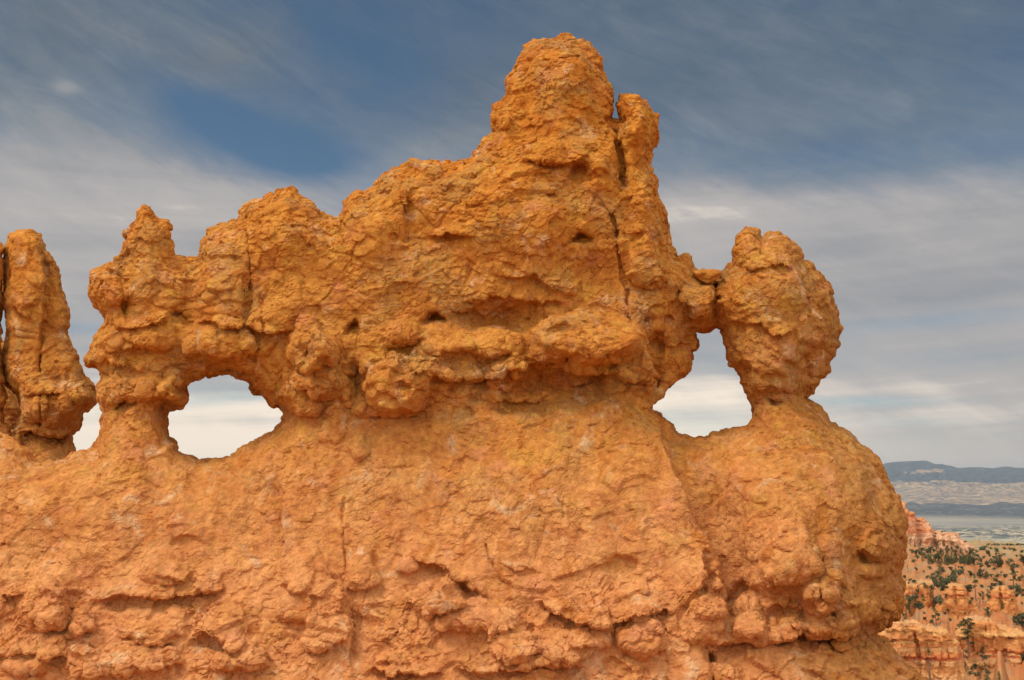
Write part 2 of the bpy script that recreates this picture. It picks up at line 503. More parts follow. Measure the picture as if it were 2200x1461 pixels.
def rock_material(name, zlo=-2.6, zhi=2.4, sat=1.0):
    m, T, b = new_mat(name)
    P = T.node('ShaderNodeNewGeometry').outputs['Position']
    sp = T.node('ShaderNodeSeparateXYZ'); T.l.new(P, sp.inputs[0])
    big = T.noise(P, .45, 5, .6)
    mid = T.noise(P, 1.7, 7, .62, .5)
    mid2 = T.noise(T.vmath('ADD', P, (11., 3., 7.)), 2.4, 6, .6, .8)
    fine = T.noise(P, 9.0, 8, .68)
    speck = T.noise(P, 34.0, 4, .6)
    # bedded colour: salmon-tan foot, orange body, mustard crown
    h = T.math('ADD', sp.outputs[2], T.math('MULTIPLY', T.math('SUBTRACT', big, .5), 3.2))
    t = T.ramp(h, zlo, zhi)
    low = T.mix(T.ramp(mid, .36, .66), (.56, .214, .072), (.66, .296, .110))
    top = T.mix(T.ramp(mid, .36, .66), (.47, .168, .029), (.58, .252, .050))
    col = T.mix(t, low, top)
    crown = T.ramp(T.math('ADD', sp.outputs[2], T.math('MULTIPLY', T.math('SUBTRACT', big, .5), 3.0)), 2.6, 6.0)
    col = T.mix(crown, col, T.mix(T.ramp(mid, .36, .66), (.47, .155, .018), (.57, .228, .032)))
    # darker brown towards the right, over the right-hand dome and its balanced block
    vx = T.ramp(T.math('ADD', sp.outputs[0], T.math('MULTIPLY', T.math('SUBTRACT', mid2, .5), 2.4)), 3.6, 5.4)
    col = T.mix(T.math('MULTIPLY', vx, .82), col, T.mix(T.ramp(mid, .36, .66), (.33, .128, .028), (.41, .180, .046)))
    # mustard / ochre patches
    col = T.mix(T.math('MULTIPLY', T.ramp(mid2, .50, .66), T.math('ADD', T.math('MULTIPLY', t, .40), .20)), col, (.54, .275, .048))
    # pink iron patches
    pk = T.noise(T.vmath('ADD', P, (3., 21., 5.)), 1.6, 8, .66, .6)
    col = T.mix(T.math('MULTIPLY', T.ramp(pk, .54, .66), .40), col, (.60, .245, .125))
    # deep orange stains
    st = T.noise(T.vmath('MULTIPLY', P, (1.6, 1.6, .7)), 1.6, 6, .65, .7)
    col = T.mix(T.math('MULTIPLY', T.ramp(st, .54, .68), .60), col, (.46, .140, .020))
    # pale lime bleaching and grey lichen in patches
    bl = T.noise(T.vmath('ADD', P, (8., 2., 31.)), 1.9, 9, .70, .6)
    col = T.mix(T.math('MULTIPLY', T.ramp(bl, .55, .68), .66), col, (.66, .44, .25))
    li = T.noise(T.vmath('ADD', P, (5., 12., 1.)), 1.3, 3, .5)
    lm = T.math('MULTIPLY', T.ramp(li, .51, .62), T.ramp(speck, .47, .60))
    col = T.mix(T.math('MULTIPLY', lm, T.math('ADD', T.math('MULTIPLY', t, .70), .16)), col, (.31, .20, .080))
    # grain
    col = T.mix(.55, col, T.vmath('MULTIPLY', col, T.comb(T.ramp(fine, .3, .7, .62, 1.38), T.ramp(fine, .3, .7, .55, 1.45), T.ramp(fine, .3, .7, .5, 1.5))))
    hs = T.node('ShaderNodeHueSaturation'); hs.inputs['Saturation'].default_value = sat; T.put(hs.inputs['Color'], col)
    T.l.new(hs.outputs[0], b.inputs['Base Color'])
    # weathered grain below the mesh resolution
    n1 = T.noise(P, 16, 9, .72, .4)
    vo = T.node('ShaderNodeTexVoronoi', feature='DISTANCE_TO_EDGE'); vo.inputs['Scale'].default_value = 9
    T.l.new(T.vmath('ADD', P, T.vmath('MULTIPLY', T.node('ShaderNodeTexNoise').outputs[1], (.0, .0, .0))), vo.inputs['Vector'])
    hgt = T.math('ADD', T.math('MULTIPLY', n1, 1.0), T.math('MULTIPLY', T.ramp(vo.outputs['Distance'], 0, .10), .12))
    bp = T.node('ShaderNodeBump'); bp.inputs['Strength'].default_value = .8; bp.inputs['Distance'].default_value = .045
    T.l.new(hgt, bp.inputs['Height']); T.l.new(bp.outputs[0], b.inputs['Normal'])
    return m


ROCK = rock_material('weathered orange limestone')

# ------------------------------------------------------------------ the rock wall with its windows
OUT = [(-420,900),(-150,935),(0,934),(25,938),(43,950),(58,972),(78,990),(93,995),(115,993),(140,987),(163,977),(180,970),(198,967),
(208,945),(217,920),(218,900),(222,885),(218,873),(212,858),(213,835),(217,808),(210,793),(205,786),(188,783),(184,770),(195,752),(198,741),
(200,726),(223,698),(225,683),(208,663),(198,646),(189,623),(197,600),(198,580),(208,577),(218,573),(235,563),(243,570),(251,555),(266,540),
(269,520),(268,498),(288,475),(298,448),(311,438),(323,441),(328,455),(343,470),(358,478),(367,490),(366,513),(373,528),(376,548),(391,552),
(403,555),(428,552),(431,530),(427,518),(441,508),(442,490),(451,490),(464,483),(474,476),(481,479),(494,479),(509,473),(516,468),(524,448),
(531,436),(548,433),(565,428),(575,420),(590,420),(600,413),(630,407),(634,418),(650,430),(663,431),(675,443),(690,460),(708,466),(727,474),
(736,458),(743,440),(751,428),(766,416),(783,416),(801,405),(813,388),(821,378),(838,366),(842,356),(858,358),(870,355),(876,346),(890,343),(905,350),(925,349),(950,352),(968,350),(985,352),(1010,340),
(1028,313),(1038,298),(1060,283),(1059,250),(1063,230),(1070,223),(1085,220),(1089,195),(1092,175),(1105,153),(1107,128),(1117,115),(1128,98),
(1145,85),(1155,89),(1168,85),(1178,90),(1195,86),(1208,80),(1228,80),(1239,88),(1253,88),(1268,98),(1283,113),(1293,123),(1296,140),(1301,153),
(1301,173),(1308,198),(1313,218),(1314,240),(1315,258),(1330,260),(1330,242),(1326,226),(1335,222),(1336,210),(1346,205),(1363,208),(1378,215),
(1382,212),(1389,215),(1394,228),(1404,245),(1414,247),(1414,276),(1406,306),(1396,323),(1394,346),(1399,368),(1411,393),(1414,416),(1417,426),
(1421,440),(1426,458),(1431,475),(1439,505),(1441,525),(1451,550),(1461,548),(1474,544),(1489,563),(1494,579),(1502,589),(1516,598),(1530,600),(1541,594),
(1549,585),(1556,578),(1566,570),(1574,566),(1572,550),(1574,533),(1581,525),(1581,515),(1586,503),(1598,491),(1612,486),(1628,493),(1633,502),(1637,513),
(1642,501),(1651,498),(1671,499),(1688,508),(1701,518),(1713,530),(1718,540),(1726,548),(1728,558),(1743,570),(1746,578),(1766,593),(1771,610),
(1780,620),(1789,645),(1799,665),(1805,688),(1810,706),(1806,716),(1796,728),(1801,741),(1791,761),(1776,786),(1781,796),(1773,811),(1762,813),
(1763,825),(1751,840),(1733,854),(1751,864),(1766,878),(1776,893),(1789,908),(1811,918),(1831,935),(1846,955),(1864,970),(1879,988),(1889,1003),
(1899,1024),(1907,1040),(1922,1063),(1930,1078),(1942,1101),(1948,1118),(1948,1126),(1944,1149),(1943,1175),(1940,1200),(1933,1216),(1930,1239),(1936,1272),
(1941,1300),(1940,1310),(1933,1319),(1920,1330),(1906,1338),(1896,1346),(1888,1355),(1879,1361),(1876,1365),(1887,1372),(1914,1387),(1920,1402),(1937,1414),
(1953,1427),(1971,1438),(1982,1451),(1995,1461),(2060,1540),(2200,1690),(2330,1860),(-420,1860)]
HOLE_L = [(401,815),(411,813),(436,806),(451,804),(471,803),(491,805),(518,815),(529,818),(538,823),(543,833),(555,845),(573,860),(583,873),(600,878),
(612,890),(605,905),(595,920),(585,928),(563,940),(548,953),(533,955),(513,961),(501,972),(484,982),(456,988),(428,991),(411,985),(388,972),
(383,967),(381,948),(361,939),(356,915),(355,883),(376,874),(391,876),(400,865),(401,845),(395,838),(401,828)]
HOLE_R = [(1488,711),(1510,709),(1543,699),(1550,706),(1553,726),(1560,748),(1568,786),(1586,798),(1593,820),(1606,853),(1618,868),(1617,890),
(1611,913),(1606,919),(1581,923),(1551,933),(1530,930),(1520,938),(1495,939),(1468,934),(1453,929),(1445,915),(1433,903),(1418,895),(1398,879),
(1400,868),(1418,854),(1428,845),(1440,825),(1450,818),(1473,800),(1482,788),(1484,771),(1483,756),(1495,748),(1499,738),(1490,721)]

FE = [
 # --- crowning spire and its finger
 ('g',1205,180,80,120,.18), ('g',1128,190,24,110,-.22), ('g',1283,180,18,90,-.16), ('o',1075,262,22,34,.22), ('crack',[(1194,107),(1232,99)],2.5,.16),
 ('crack',[(1202,129),(1244,121)],2.5,.20), ('crack',[(1170,132),(1184,130)],2.5,.12), ('ledge',[(1105,340),(1160,352),(1235,345),(1280,326)],.22,60,.06,30),
 ('c',1245,372,32,26,.45), ('g',1283,350,32,80,.30), ('c',1278,326,14,6,.2), ('d',1180,330,40,26,.12),
 ('poly',[(1314,244),(1320,278),(1321,326),(1326,383),(1334,402),(1347,402),(1349,360),(1342,328),(1332,308),(1328,244)],12,-.42),
 ('g',1372,270,28,50,.35), ('g',1385,430,22,70,.30), ('crack',[(1372,345),(1400,338)],3,.1),
 # --- broad brow of the wall
 ('g',1130,470,210,120,.45), ('g',880,470,70,80,-.25), ('g',790,500,60,70,.22), ('g',620,500,70,60,.25), ('ledge',[(905,505),(960,498),(1030,508)],.12,40,.18,30),
 ('vedge',[(862,395),(872,470),(876,520)],.14,50,.10,40), ('crack',[(866,440),(874,520)],3,.14), ('crack',[(860,420),(868,460)],3,.1),
 ('crack',[(1292,440),(1310,462),(1325,490),(1327,540),(1334,575),(1345,618),(1351,680),(1358,700)],2.3,.24), ('crack',[(1310,462),(1325,490),(1326,520)],2.6,.14),
 ('c',1258,521,36,18,.46), ('g',1270,575,60,50,-.16), ('c',1327,507,7,8,.25), ('g',1395,520,45,90,.22), ('o',1390,590,44,60,.22), ('o',1440,600,40,60,.16),
 ('ledge',[(1060,585),(1100,600),(1150,590),(1215,640)],.14,50,.05,30), ('o',1215,610,34,30,.16),
 # --- the long recess and the band of nodules
 ('g',1085,680,96,34,-.50), ('ledge',[(985,650),(1050,632),(1090,644),(1165,655),(1215,640)],.16,70,.10,50), ('crack',[(1150,655),(1148,706)],2.5,.15), ('o',1030,660,26,22,.10), ('o',1110,668,30,24,.10),
 ('c',936,688,32,21,.50), ('c',754,710,20,16,.48), ('c',1398,693,22,26,.36), ('c',1432,690,14,14,.30), ('o',870,725,42,36,.26), ('o',960,745,60,36,.22),
 ('o',1060,748,62,36,.30), ('s',1265,722,125,58,.50), ('o',1200,745,60,44,.14), ('o',1310,755,70,40,.12), ('o',1175,690,40,26,.12),
 ('g',1220,826,190,34,-.52), ('o',1110,800,22,30,.22), ('o',1080,820,40,34,.24), ('o',1250,800,26,34,.16), ('o',1150,790,34,28,.12), ('o',1330,830,46,30,.14), ('o',1230,790,14,24,.10),
 ('g',1160,866,250,20,-.30), ('g',930,888,80,18,-.18), ('ledge',[(870,800),(960,806),(1050,810),(1160,790),(1300,800),(1395,815)],.16,90,.10,70), ('ledge',[(1040,866),(1100,862),(1180,858)],.05,40,.12,40), ('o',1060,862,24,16,.10), ('g',1290,885,60,30,.12), ('g',1010,905,60,30,.14),
 ('vedge',[(1372,690),(1388,740),(1398,800),(1396,850),(1400,880)],.30,70,.62,110), ('g',1445,760,50,100,.10), ('c',1414,745,16,38,.30),
 ('o',856,850,72,62,.55), ('c',868,835,20,16,.22), ('o',905,800,34,40,.14), ('o',940,815,34,40,.14), ('o',700,815,42,66,.42), ('o',664,765,46,62,.40), ('c',662,775,16,18,.18), ('o',655,820,26,22,.20),
 ('o',640,870,56,44,.26), ('o',700,750,28,40,.14), ('g',758,815,22,60,-.48), ('o',755,790,20,30,.18), ('o',745,850,18,40,.20), ('o',770,880,16,22,.20), ('o',810,885,40,18,.14), ('o',800,770,40,60,.14),
 ('o',560,735,40,44,.14), ('g',620,650,70,50,.20), ('crack',[(530,500),(540,560),(536,640),(526,705)],3.5,.16), ('crack',[(560,640),(566,705)],3,.12), ('crack',[(545,690),(552,740),(548,800)],3,.14),
 ('ledge',[(410,690),(440,698),(520,704),(580,712),(640,700)],.16,60,.12,40), ('o',475,640,58,70,.16), ('crack',[(524,600),(526,700)],3,.14), ('c',385,686,32,16,.34), ('o',370,640,34,50,.12),
 ('o',490,752,58,48,.28), ('o',430,745,40,36,.16), ('g',420,620,40,70,-.14),
 # --- left tower
 ('g',318,500,40,50,.12), ('g',300,620,50,70,.15), ('o',230,628,40,60,.26), ('crack',[(260,575),(262,610),(263,650),(272,690)],3.5,.22), ('c',272,640,8,30,.15), ('ledge',[(205,690),(280,700),(380,690)],.14,50,.12,30),
 ('o',270,735,70,40,.20), ('o',340,730,40,40,.14), ('ledge',[(205,772),(240,782),(285,796),(300,800)],.12,50,.16,30), ('c',271,874,26,13,.40), ('o',240,850,34,26,.14), ('o',370,842,30,30,.36), ('o',310,850,40,26,.14), ('o',385,860,20,20,.2),
 ('g',270,960,50,60,.12),
 # --- bridge and balanced rock
 ('o',1505,655,38,60,.22), ('crack',[(1541,600),(1534,640),(1537,690),(1546,705)],5,.55), ('poly',[(1498,598),(1512,604),(1524,612),(1541,646),(1543,640),(1538,608),(1534,598),(1515,600)],7,-.75), ('crack',[(1478,650),(1472,700)],4,.2),
 ('g',1665,625,100,95,.45), ('crack',[(1634,500),(1640,525),(1636,545)],4,.30), ('ledge',[(1570,560),(1620,575),(1680,560),(1720,590)],.10,40,.10,30), ('crack',[(1645,560),(1690,595)],3,.12), ('ledge',[(1545,690),(1590,694),(1640,700),(1660,728),(1720,700)],.10,60,.14,40),
 ('o',1650,770,70,60,.20), ('o',1605,745,30,40,-.10), ('o',1690,750,50,40,.16), ('crack',[(1560,720),(1590,770),(1600,800)],5,.20), ('o',1655,820,50,40,.22), ('vedge',[(1728,770),(1722,800),(1712,850)],.12,40,.25,50), ('c',1775,770,16,24,.2), ('c',1668,862,18,8,.25), ('c',1660,840,24,8,.14),
 ('crack',[(1710,560),(1735,620),(1742,700)],4,.12), ('o',1745,720,36,30,.14),
 # --- sill, gully and the great right-hand dome
 ('vedge',[(1398,872),(1425,940),(1455,1020),(1505,1130),(1545,1220),(1560,1300),(1562,1360)],.24,260,.28,120), ('g',1740,1120,190,200,.70), ('g',1600,960,80,50,-.15), ('g',1555,1110,50,150,-.35), ('s',1640,1060,34,50,.05), ('o',1632,1072,16,10,.07),
 ('vedge',[(1515,1180),(1512,1240),(1500,1270),(1480,1310)],.15,80,.30,60), ('o',1530,1300,40,60,.12), ('c',1545,1290,36,28,.35), ('o',1520,1350,46,50,.22), ('crack',[(1560,1200),(1512,1260),(1470,1310),(1455,1330)],3.5,.12),
 ('g',1590,1240,34,80,-.35), ('c',1610,1285,60,40,.36), ('o',1700,1215,64,70,.26), ('o',1720,1260,50,50,.20), ('o',1665,1240,46,40,.12), ('o',1775,1220,36,44,.12), ('o',1882,1180,32,32,.26), ('c',1882,1150,20,7,.2), ('crack',[(1850,1190),(1862,1210),(1888,1212)],5,.25),
 ('o',1800,1290,50,40,.22), ('o',1755,1300,38,36,.30), ('o',1790,1270,30,30,.18), ('o',1840,1330,60,34,.26), ('o',1750,1345,50,22,.22), ('c',1675,1330,78,34,.45), ('o',1610,1345,40,36,.36), ('o',1870,1235,26,22,.16), ('crack',[(1765,1200),(1762,1260),(1770,1290)],4,.2),
 ('ledge',[(1515,1390),(1580,1378),(1640,1376),(1700,1368),(1780,1362),(1880,1364)],.16,40,.34,46), ('o',1705,1352,24,44,.2), ('o',1820,1375,36,30,.2),
 ('crack',[(1513,1395),(1530,1440),(1540,1470)],6,.25), ('g',1520,1410,16,16,-.35),
 # --- the great slab
 ('g',1180,1120,260,240,.30), ('c',1335,1214,48,26,.20), ('d',1225,1135,18,22,.05), ('crack',[(1195,1075),(1220,1095),(1230,1128),(1258,1148)],3,.08), ('crack',[(1205,1130),(1204,1160)],2.5,.05),
 ('ledge',[(1150,1290),(1190,1310),(1240,1342),(1310,1342),(1380,1325),(1450,1310)],.20,90,.20,50), ('ledge',[(1060,1200),(1110,1235),(1170,1230)],.06,30,.03,20), ('crack',[(1042,1170),(1060,1220),(1080,1250)],3,.12),
 ('o',1378,1385,54,46,.30), ('o',1270,1370,46,34,.20), ('o',1215,1400,60,36,.18), ('o',1030,1340,90,36,.24), ('o',1105,1395,60,36,.20), ('ledge',[(970,1440),(1060,1448),(1120,1430),(1185,1432),(1260,1428)],.15,50,.14,40), ('ledge',[(780,1455),(800,1440),(860,1446),(960,1450)],.14,50,.16,40),
 ('ledge',[(870,1185),(910,1210),(960,1235),(1010,1262),(1060,1280)],.16,60,.10,40), ('c',990,1275,44,28,.26), ('o',960,1290,34,34,.30), ('o',915,1300,44,30,.20), ('o',880,1220,34,20,.12), ('o',775,1240,38,42,.18), ('o',660,1250,60,50,.20), ('o',710,1300,54,36,.18), ('o',700,1370,54,40,.24), ('vedge',[(735,1250),(742,1320),(752,1390),(758,1440)],.14,60,.18,60), ('c',790,1345,50,30,.16), ('o',640,1320,46,40,.18),
 ('vedge',[(604,1040),(610,1100),(606,1180),(606,1240)],-.10,60,-.12,60), ('crack',[(738,1070),(738,1190),(745,1240)],3,.08), ('g',550,1110,50,90,-.20), ('g',450,1030,50,60,-.10), ('d',770,960,20,22,.12), ('o',720,930,26,40,.10),
 # --- layered foot on the left
 ('ledge',[(195,1288),(260,1280),(330,1282),(420,1278),(490,1266)],.15,80,.15,44), ('g',290,1306,90,18,-.16), ('ledge',[(0,1275),(45,1282),(60,1290)],.16,60,.20,40), ('o',98,1318,50,54,.34), ('o',180,1345,28,32,.22), ('s',22,1335,30,50,-.10), ('c',250,1306,46,18,.14), ('o',120,1260,60,36,.12), ('o',350,1230,60,40,.14),
 ('ledge',[(250,1370),(330,1382),(380,1380)],.16,50,.18,30), ('ledge',[(400,1375),(440,1370),(500,1400),(540,1380)],.14,40,.16,34), ('o',480,1355,60,40,.18), ('o',520,1420,56,40,.30), ('o',330,1350,80,40,.14), ('c',198,1400,16,8,.3), ('o',115,1408,30,24,.2), ('ledge',[(-100,1400),(40,1405),(110,1395)],.14,50,.14,30), ('o',60,1430,60,30,.16), ('o',300,1430,90,34,.20), ('o',180,1440,50,34,.16),
 ('c',400,1170,40,16,.12), ('ledge',[(330,1235),(390,1240),(430,1225)],.12,40,.12,24), ('g',60,1090,90,60,.10), ('g',220,1080,70,80,.12), ('g',400,1130,80,90,.10), ('g',480,1180,40,80,-.08),
]


def yb_main(u, v):
    return (np.interp(v, [60, 345, 870, 900, 1240, 1461, 1900], [.55, .25, 0, -.02, -.95, -1.75, -3.3])
            + .30 * smooth(1400, 1460, u) * (1 - smooth(840, 960, v)))


def rock_detail(P, F, seed, scale=1.0, amp=1.0, zone=None):
    """weathering: lumps, broken facets, little shelves, pits and joints, as real displacement"""
    n = len(P)
    Q = P / scale
    W = np.stack([gnoise(Q * 1.3 + k * 7.7, seed + k) for k in range(3)], 1)
    W2 = np.stack([gnoise(Q * 5.1 + k * 3.1, seed + 5 + k) for k in range(3)], 1)
    N = normals(P, F)
    lump = zone['lump'] if zone else np.full(n, .7, np.float32)
    chip = zone['chip'] if zone else np.full(n, .8, np.float32)
    patch = smooth(-.25, .35, gnoise(Q * 1.1 + 3.3, seed + 9))
    d = fbm(Q * 1.15, seed + 20, 3) * .050
    if zone and 'run' in zone:                       # rain runnels down the smooth slab
        d += zone['run'] * .075 * fbm(Q * (1.9, 1.9, .30) + .25 * W, seed + 25, 3, .5)
    # lumps, some with a crease between them
    F1, F2 = voronoi(Q * np.float32(2.1) * (1, 1, 1.25) + .30 * W + .08 * W2, seed + 2)[:2]
    cre = smooth(-.1, .35, gnoise(Q * 1.4 + 8.8, seed + 12))
    d += lump * (.050 * np.clip(.55 - F1, -.3, .4) - .028 * cre * (1 - smooth(0, .13, F2 - F1)))
    # broken blocks
    g0 = facet(Q * np.float32(1.9) * (1, 1, 1.1) + .16 * W, seed + 55, 1.2, .5, .07, .4)[0]
    d += (.14 + .86 * lump) * .080 * g0
    P1 = P + N * (d * scale * amp)[:, None]
    N = normals(P1, F); Q = P1 / scale
    # shelves: jut out downwards and break off underneath
    d = np.zeros(n, np.float32)
    for per, a, sd, fx in ((.34, .036, 1, .8), (.13, .014, 2, 1.9)):
        s = (Q[:, 2] + .10 * Q[:, 0]) / per + 1.9 * gnoise(Q * (fx, fx, fx * .7), seed + 40 + sd) + .35 * gnoise(Q * fx * 3.3, seed + 44 + sd)
        f = s - np.floor(s)
        m = smooth(.0, .40, gnoise(Q * (fx * .9, fx * .9, fx * 1.3) + 5.5, seed + 50 + sd))
        d += (.25 + .75 * np.minimum(lump, 1)) * a * m * ((1 - f) * smooth(0, .10, f) - .4)
    g1 = facet(Q * np.float32(4.4) * (1.0, 1, 1.08) + .14 * W + .05 * W2, seed + 60, 1.2, .6, .05, .35)[0]
    d += chip * .042 * g1 * (.35 + .65 * patch)
    P2 = P1 + N * (d * scale * amp)[:, None]
    N = normals(P2, F); Q = P2 / scale
    pt2 = smooth(-.15, .35, fbm(Q * 1.5, seed + 71, 2))
    g2 = facet(Q * np.float32(9.0) * (1.0, 1, 1.12) + .2 * W + .08 * W2, seed + 70, 1.2, .8, .04, .35)[0]
    d = chip * .025 * g2 * (.16 + .84 * pt2)
    g3 = facet(Q * np.float32(19.0) * (1, 1, 1.1) + .3 * W2, seed + 75, 1.2, .9, .04, .3)[0]
    d += chip * .013 * g3 * (.12 + .88 * smooth(-.05, .40, fbm(Q * 2.2 + 4, seed + 76, 2)))
    d += .009 * fbm(Q * 7.0, seed + 80, 3, .6, mode='ridge') * (.4 + .6 * patch)
    # small pits
    p1 = gnoise(Q * 6.0 * (1, 1, 1.6), seed + 90)
    d -= .040 * smooth(.45, .75, p1) * smooth(-.1, .4, gnoise(Q * 1.1 + 2, seed + 91))
    # hairline joints
    F1, F2 = voronoi(Q * np.float32(1.5) * (1.2, 1.2, .6) + .25 * W + .08 * W2, seed + 95)[:2]
    d -= .040 * np.clip(.15 + 1.1 * lump, 0, 1) * (1 - smooth(0, .018, F2 - F1)) * smooth(.05, .4, gnoise(Q * .8 + 9, seed + 96))
    return P2 + N * (d * scale * amp)[:, None]


def zone_main(P):
    u, v = project(P)
    band = np.exp(-((v - 800) / 85) ** 2) * smooth(150, 250, u)
    foot = smooth(1210, 1300, v)
    up = 1 - smooth(640, 720, v)
    slab = np.clip(1 - band - foot - up, 0, 1)
    egg = smooth(1535, 1560, u) * (1 - smooth(850, 900, v))
    lump = .55 * up + 1.0 * band + .85 * foot + .16 * slab; chip = .90 * up + .8 * band + .95 * foot + .48 * slab
    return {'lump': (lump * (1 - egg) + .30 * egg).astype(np.float32), 'chip': (chip * (1 - egg) + .62 * egg).astype(np.float32),
            'run': (slab * smooth(880, 960, v)).astype(np.float32)}


VOX = .0215
P, F = rock_body([OUT, HOLE_L, HOLE_R], 3.0, yb_main, 1.05, FE, 1.0, 1.0, 3, edge_noise=4.0)
P, F = remesh([(P, F)], VOX)
P = rock_detail(P, F, 11, 1.0, 1.0, zone_main(P))
C = P[F].mean(1)
cu, cv = project(C)
wob = gnoise(np.stack([C[:, 0] * 1.5, C[:, 1] * 0, C[:, 2] * 1.5], 1), 5) * 22
cu += wob; cv += wob[::-1] * 0 + wob
reg = np.zeros(len(F), int)                                    # 0 base
reg[(cv < 905) & (cu < 640)] = 1                               # arch on the left
reg[(cv < 868) & (cu >= 640)] = 2                              # central wall
reg[(cv < 352) & (cu > 980)] = 3                               # spire
xs = np.interp(cv, [180, 250, 300, 350, 410, 470], [1320, 1322, 1330, 1343, 1352, 1372])
reg[(cv < 470) & (cu > xs) & (cu < 1480)] = 4                  # finger
reg[(cv < 868) & (cu > 1470)] = 5                              # bridge
reg[(cv < 872) & (cu > 1540)] = 6                              # balanced rock
xg = np.interp(cv, [880, 940, 1020, 1130, 1220, 1300, 1380], [1420, 1445, 1480, 1530, 1568, 1585, 1570])
reg[(cv >= 868) & (cv < 1378) & (cu > xg) & (reg == 0)] = 7    # dome
root = empty('rock_wall', (0, 0, -6.4))
tag(root, 'big orange rock wall pierced by two window holes, with a tall blunt spire in the middle', 'rock formation')
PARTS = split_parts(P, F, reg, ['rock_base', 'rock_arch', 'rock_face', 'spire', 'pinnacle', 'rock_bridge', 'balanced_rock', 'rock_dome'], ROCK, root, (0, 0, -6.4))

# ------------------------------------------------------------------ hoodoo beside the wall, fin behind it, loose stones
HOODOO = [(18,505),(27,498),(45,495),(68,500),(85,505),(93,525),(96,538),(105,540),(113,560),(125,580),(130,610),(138,638),(146,663),(145,700),(140,711),
(150,736),(154,746),(165,762),(173,788),(185,810),(200,823),(208,846),(209,862),(199,873),(179,888),(173,913),(170,925),(153,930),(154,948),(159,960),(157,984),
(175,1060),(230,1300),(250,1700),(-160,1700),(-90,1300),(-20,1060),(10,990),(24,940),(32,918),(38,896),(40,865),(35,848),(12,822),(6,772),(9,746),(10,706),(11,671),(7,643),(10,593),(8,560),(15,530)]
FH = [('crack',[(95,536),(101,590),(98,640),(92,700),(89,745),(88,800)],3.2,.30), ('vedge',[(97,540),(103,600),(96,680),(90,760)],.14,60,.20,60),
 ('ledge',[(8,650),(40,668),(78,694)],.30,60,.30,30), ('crack',[(12,705),(50,712),(80,716)],2.5,.10), ('crack',[(25,727),(75,728)],2.5,.08), ('o',45,640,44,40,.12),
 ('c',26,868,22,60,.8), ('ledge',[(30,842),(70,850),(120,842),(150,846)],.14,40,.14,24), ('o',62,885,44,46,.34), ('o',112,885,36,46,.30), ('o',148,880,30,40,.26), ('crack',[(88,850),(90,900),(86,930)],4,.24),
 ('ledge',[(20,930),(80,936),(130,930),(175,925)],.10,40,.55,60), ('g',70,560,40,60,.15), ('o',180,855,30,22,.2), ('crack',[(68,510),(66,545)],2.5,.12), ('crack',[(145,800),(148,845)],3,.15)]


def yb_const(y):
    return lambda u, v: np.full(np.shape(u), float(y))


def tagged_rock(name, outline, Y, R, feats, label, cat, step=3.0, voxel=.026, seed=21, zone=None, scale=1.0, amp=1.0, mat=None, edge=3.0, group=None, detail=None, lean=None, rp=2.6, warp=1.0, extra=()):
    yb = (lambda u, v: Y + lean * (v - 900)) if lean else yb_const(Y)
    bodies = [rock_body([outline], step, yb, R, feats, 1.0, warp, seed, edge_noise=edge, round_p=rp)]
    bodies += [rock_body([ol], step, yb_const(y), r, (), 1.0, warp, seed + 1, edge_noise=edge) for ol, y, r in extra]
    P, F = remesh(bodies, voxel)
    P = (detail or rock_detail)(P, F, seed, scale, amp, zone(P) if zone else None)
    lo = P.min(0); c = P.mean(0)
    o = mesh_obj(name, P, F, mat or ROCK, None, mat is not None, (c[0], c[1], lo[2]))
    return tag(o, label, cat, group)


def zone_hood(P):
    u, v = project(P)
    return {'lump': np.full(len(P), .40, np.float32), 'chip': (.45 + .35 * smooth(800, 860, v)).astype(np.float32)}


tagged_rock('hoodoo', HOODOO, 3.3, .85, FH, 'narrow orange rock pillar with a flat top standing left of the windowed wall', 'rock pillar', zone=zone_hood, seed=23, rp=3.4)
FIN = [(-150,500),(-40,505),(0,518),(13,533),(11,541),(5,549),(8,560),(4,580),(5,600),(2,620),(5,640),(5,664),(3,672),(1,690),(3,712),(6,727),(3,760),(2,800),(6,830),(9,850),(5,880),(12,905),(26,925),(40,960),(80,1060),(120,1700),(-250,1700),(-200,1000)]
PLUG = [[(-110,556),(16,556),(19,664),(-110,666)], [(-110,731),(17,733),(24,800),(44,840),(52,900),(56,1000),(-110,1000)]]
tagged_rock('rock_fin', FIN, 3.0, .55, [('ledge',[(-20,545),(0,542),(14,544)],.1,20,.3,16), ('o',-4,575,14,26,.2), ('ledge',[(-30,606),(0,604),(12,602)],.1,20,.3,16), ('ledge',[(-30,648),(0,645),(12,642)],.1,20,.3,16)],
            'shadowed rock fin cut off by the left edge, behind the flat-topped pillar', 'rock fin', zone=zone_hood, seed=29, extra=[(o_, 5.6, .5) for o_ in PLUG])
CHOCK = [(1487,583),(1496,580),(1505,578),(1511,575),(1516,579),(1530,579),(1546,580),(1551,586),(1548,592),(1538,601),(1530,605),(1522,610),(1512,607),(1503,600),(1494,592)]
tagged_rock('wedged_stone', CHOCK, -.30, .24, [('g',1500,588,20,6,.10), ('crack',[(1496,596),(1522,602),(1544,592)],3,.06)], 'flat loose stone wedged between the wall and the balanced egg-shaped rock', 'stone', step=1.5, voxel=.016, seed=33, scale=.6, amp=.5, edge=1.4, rp=4.5)


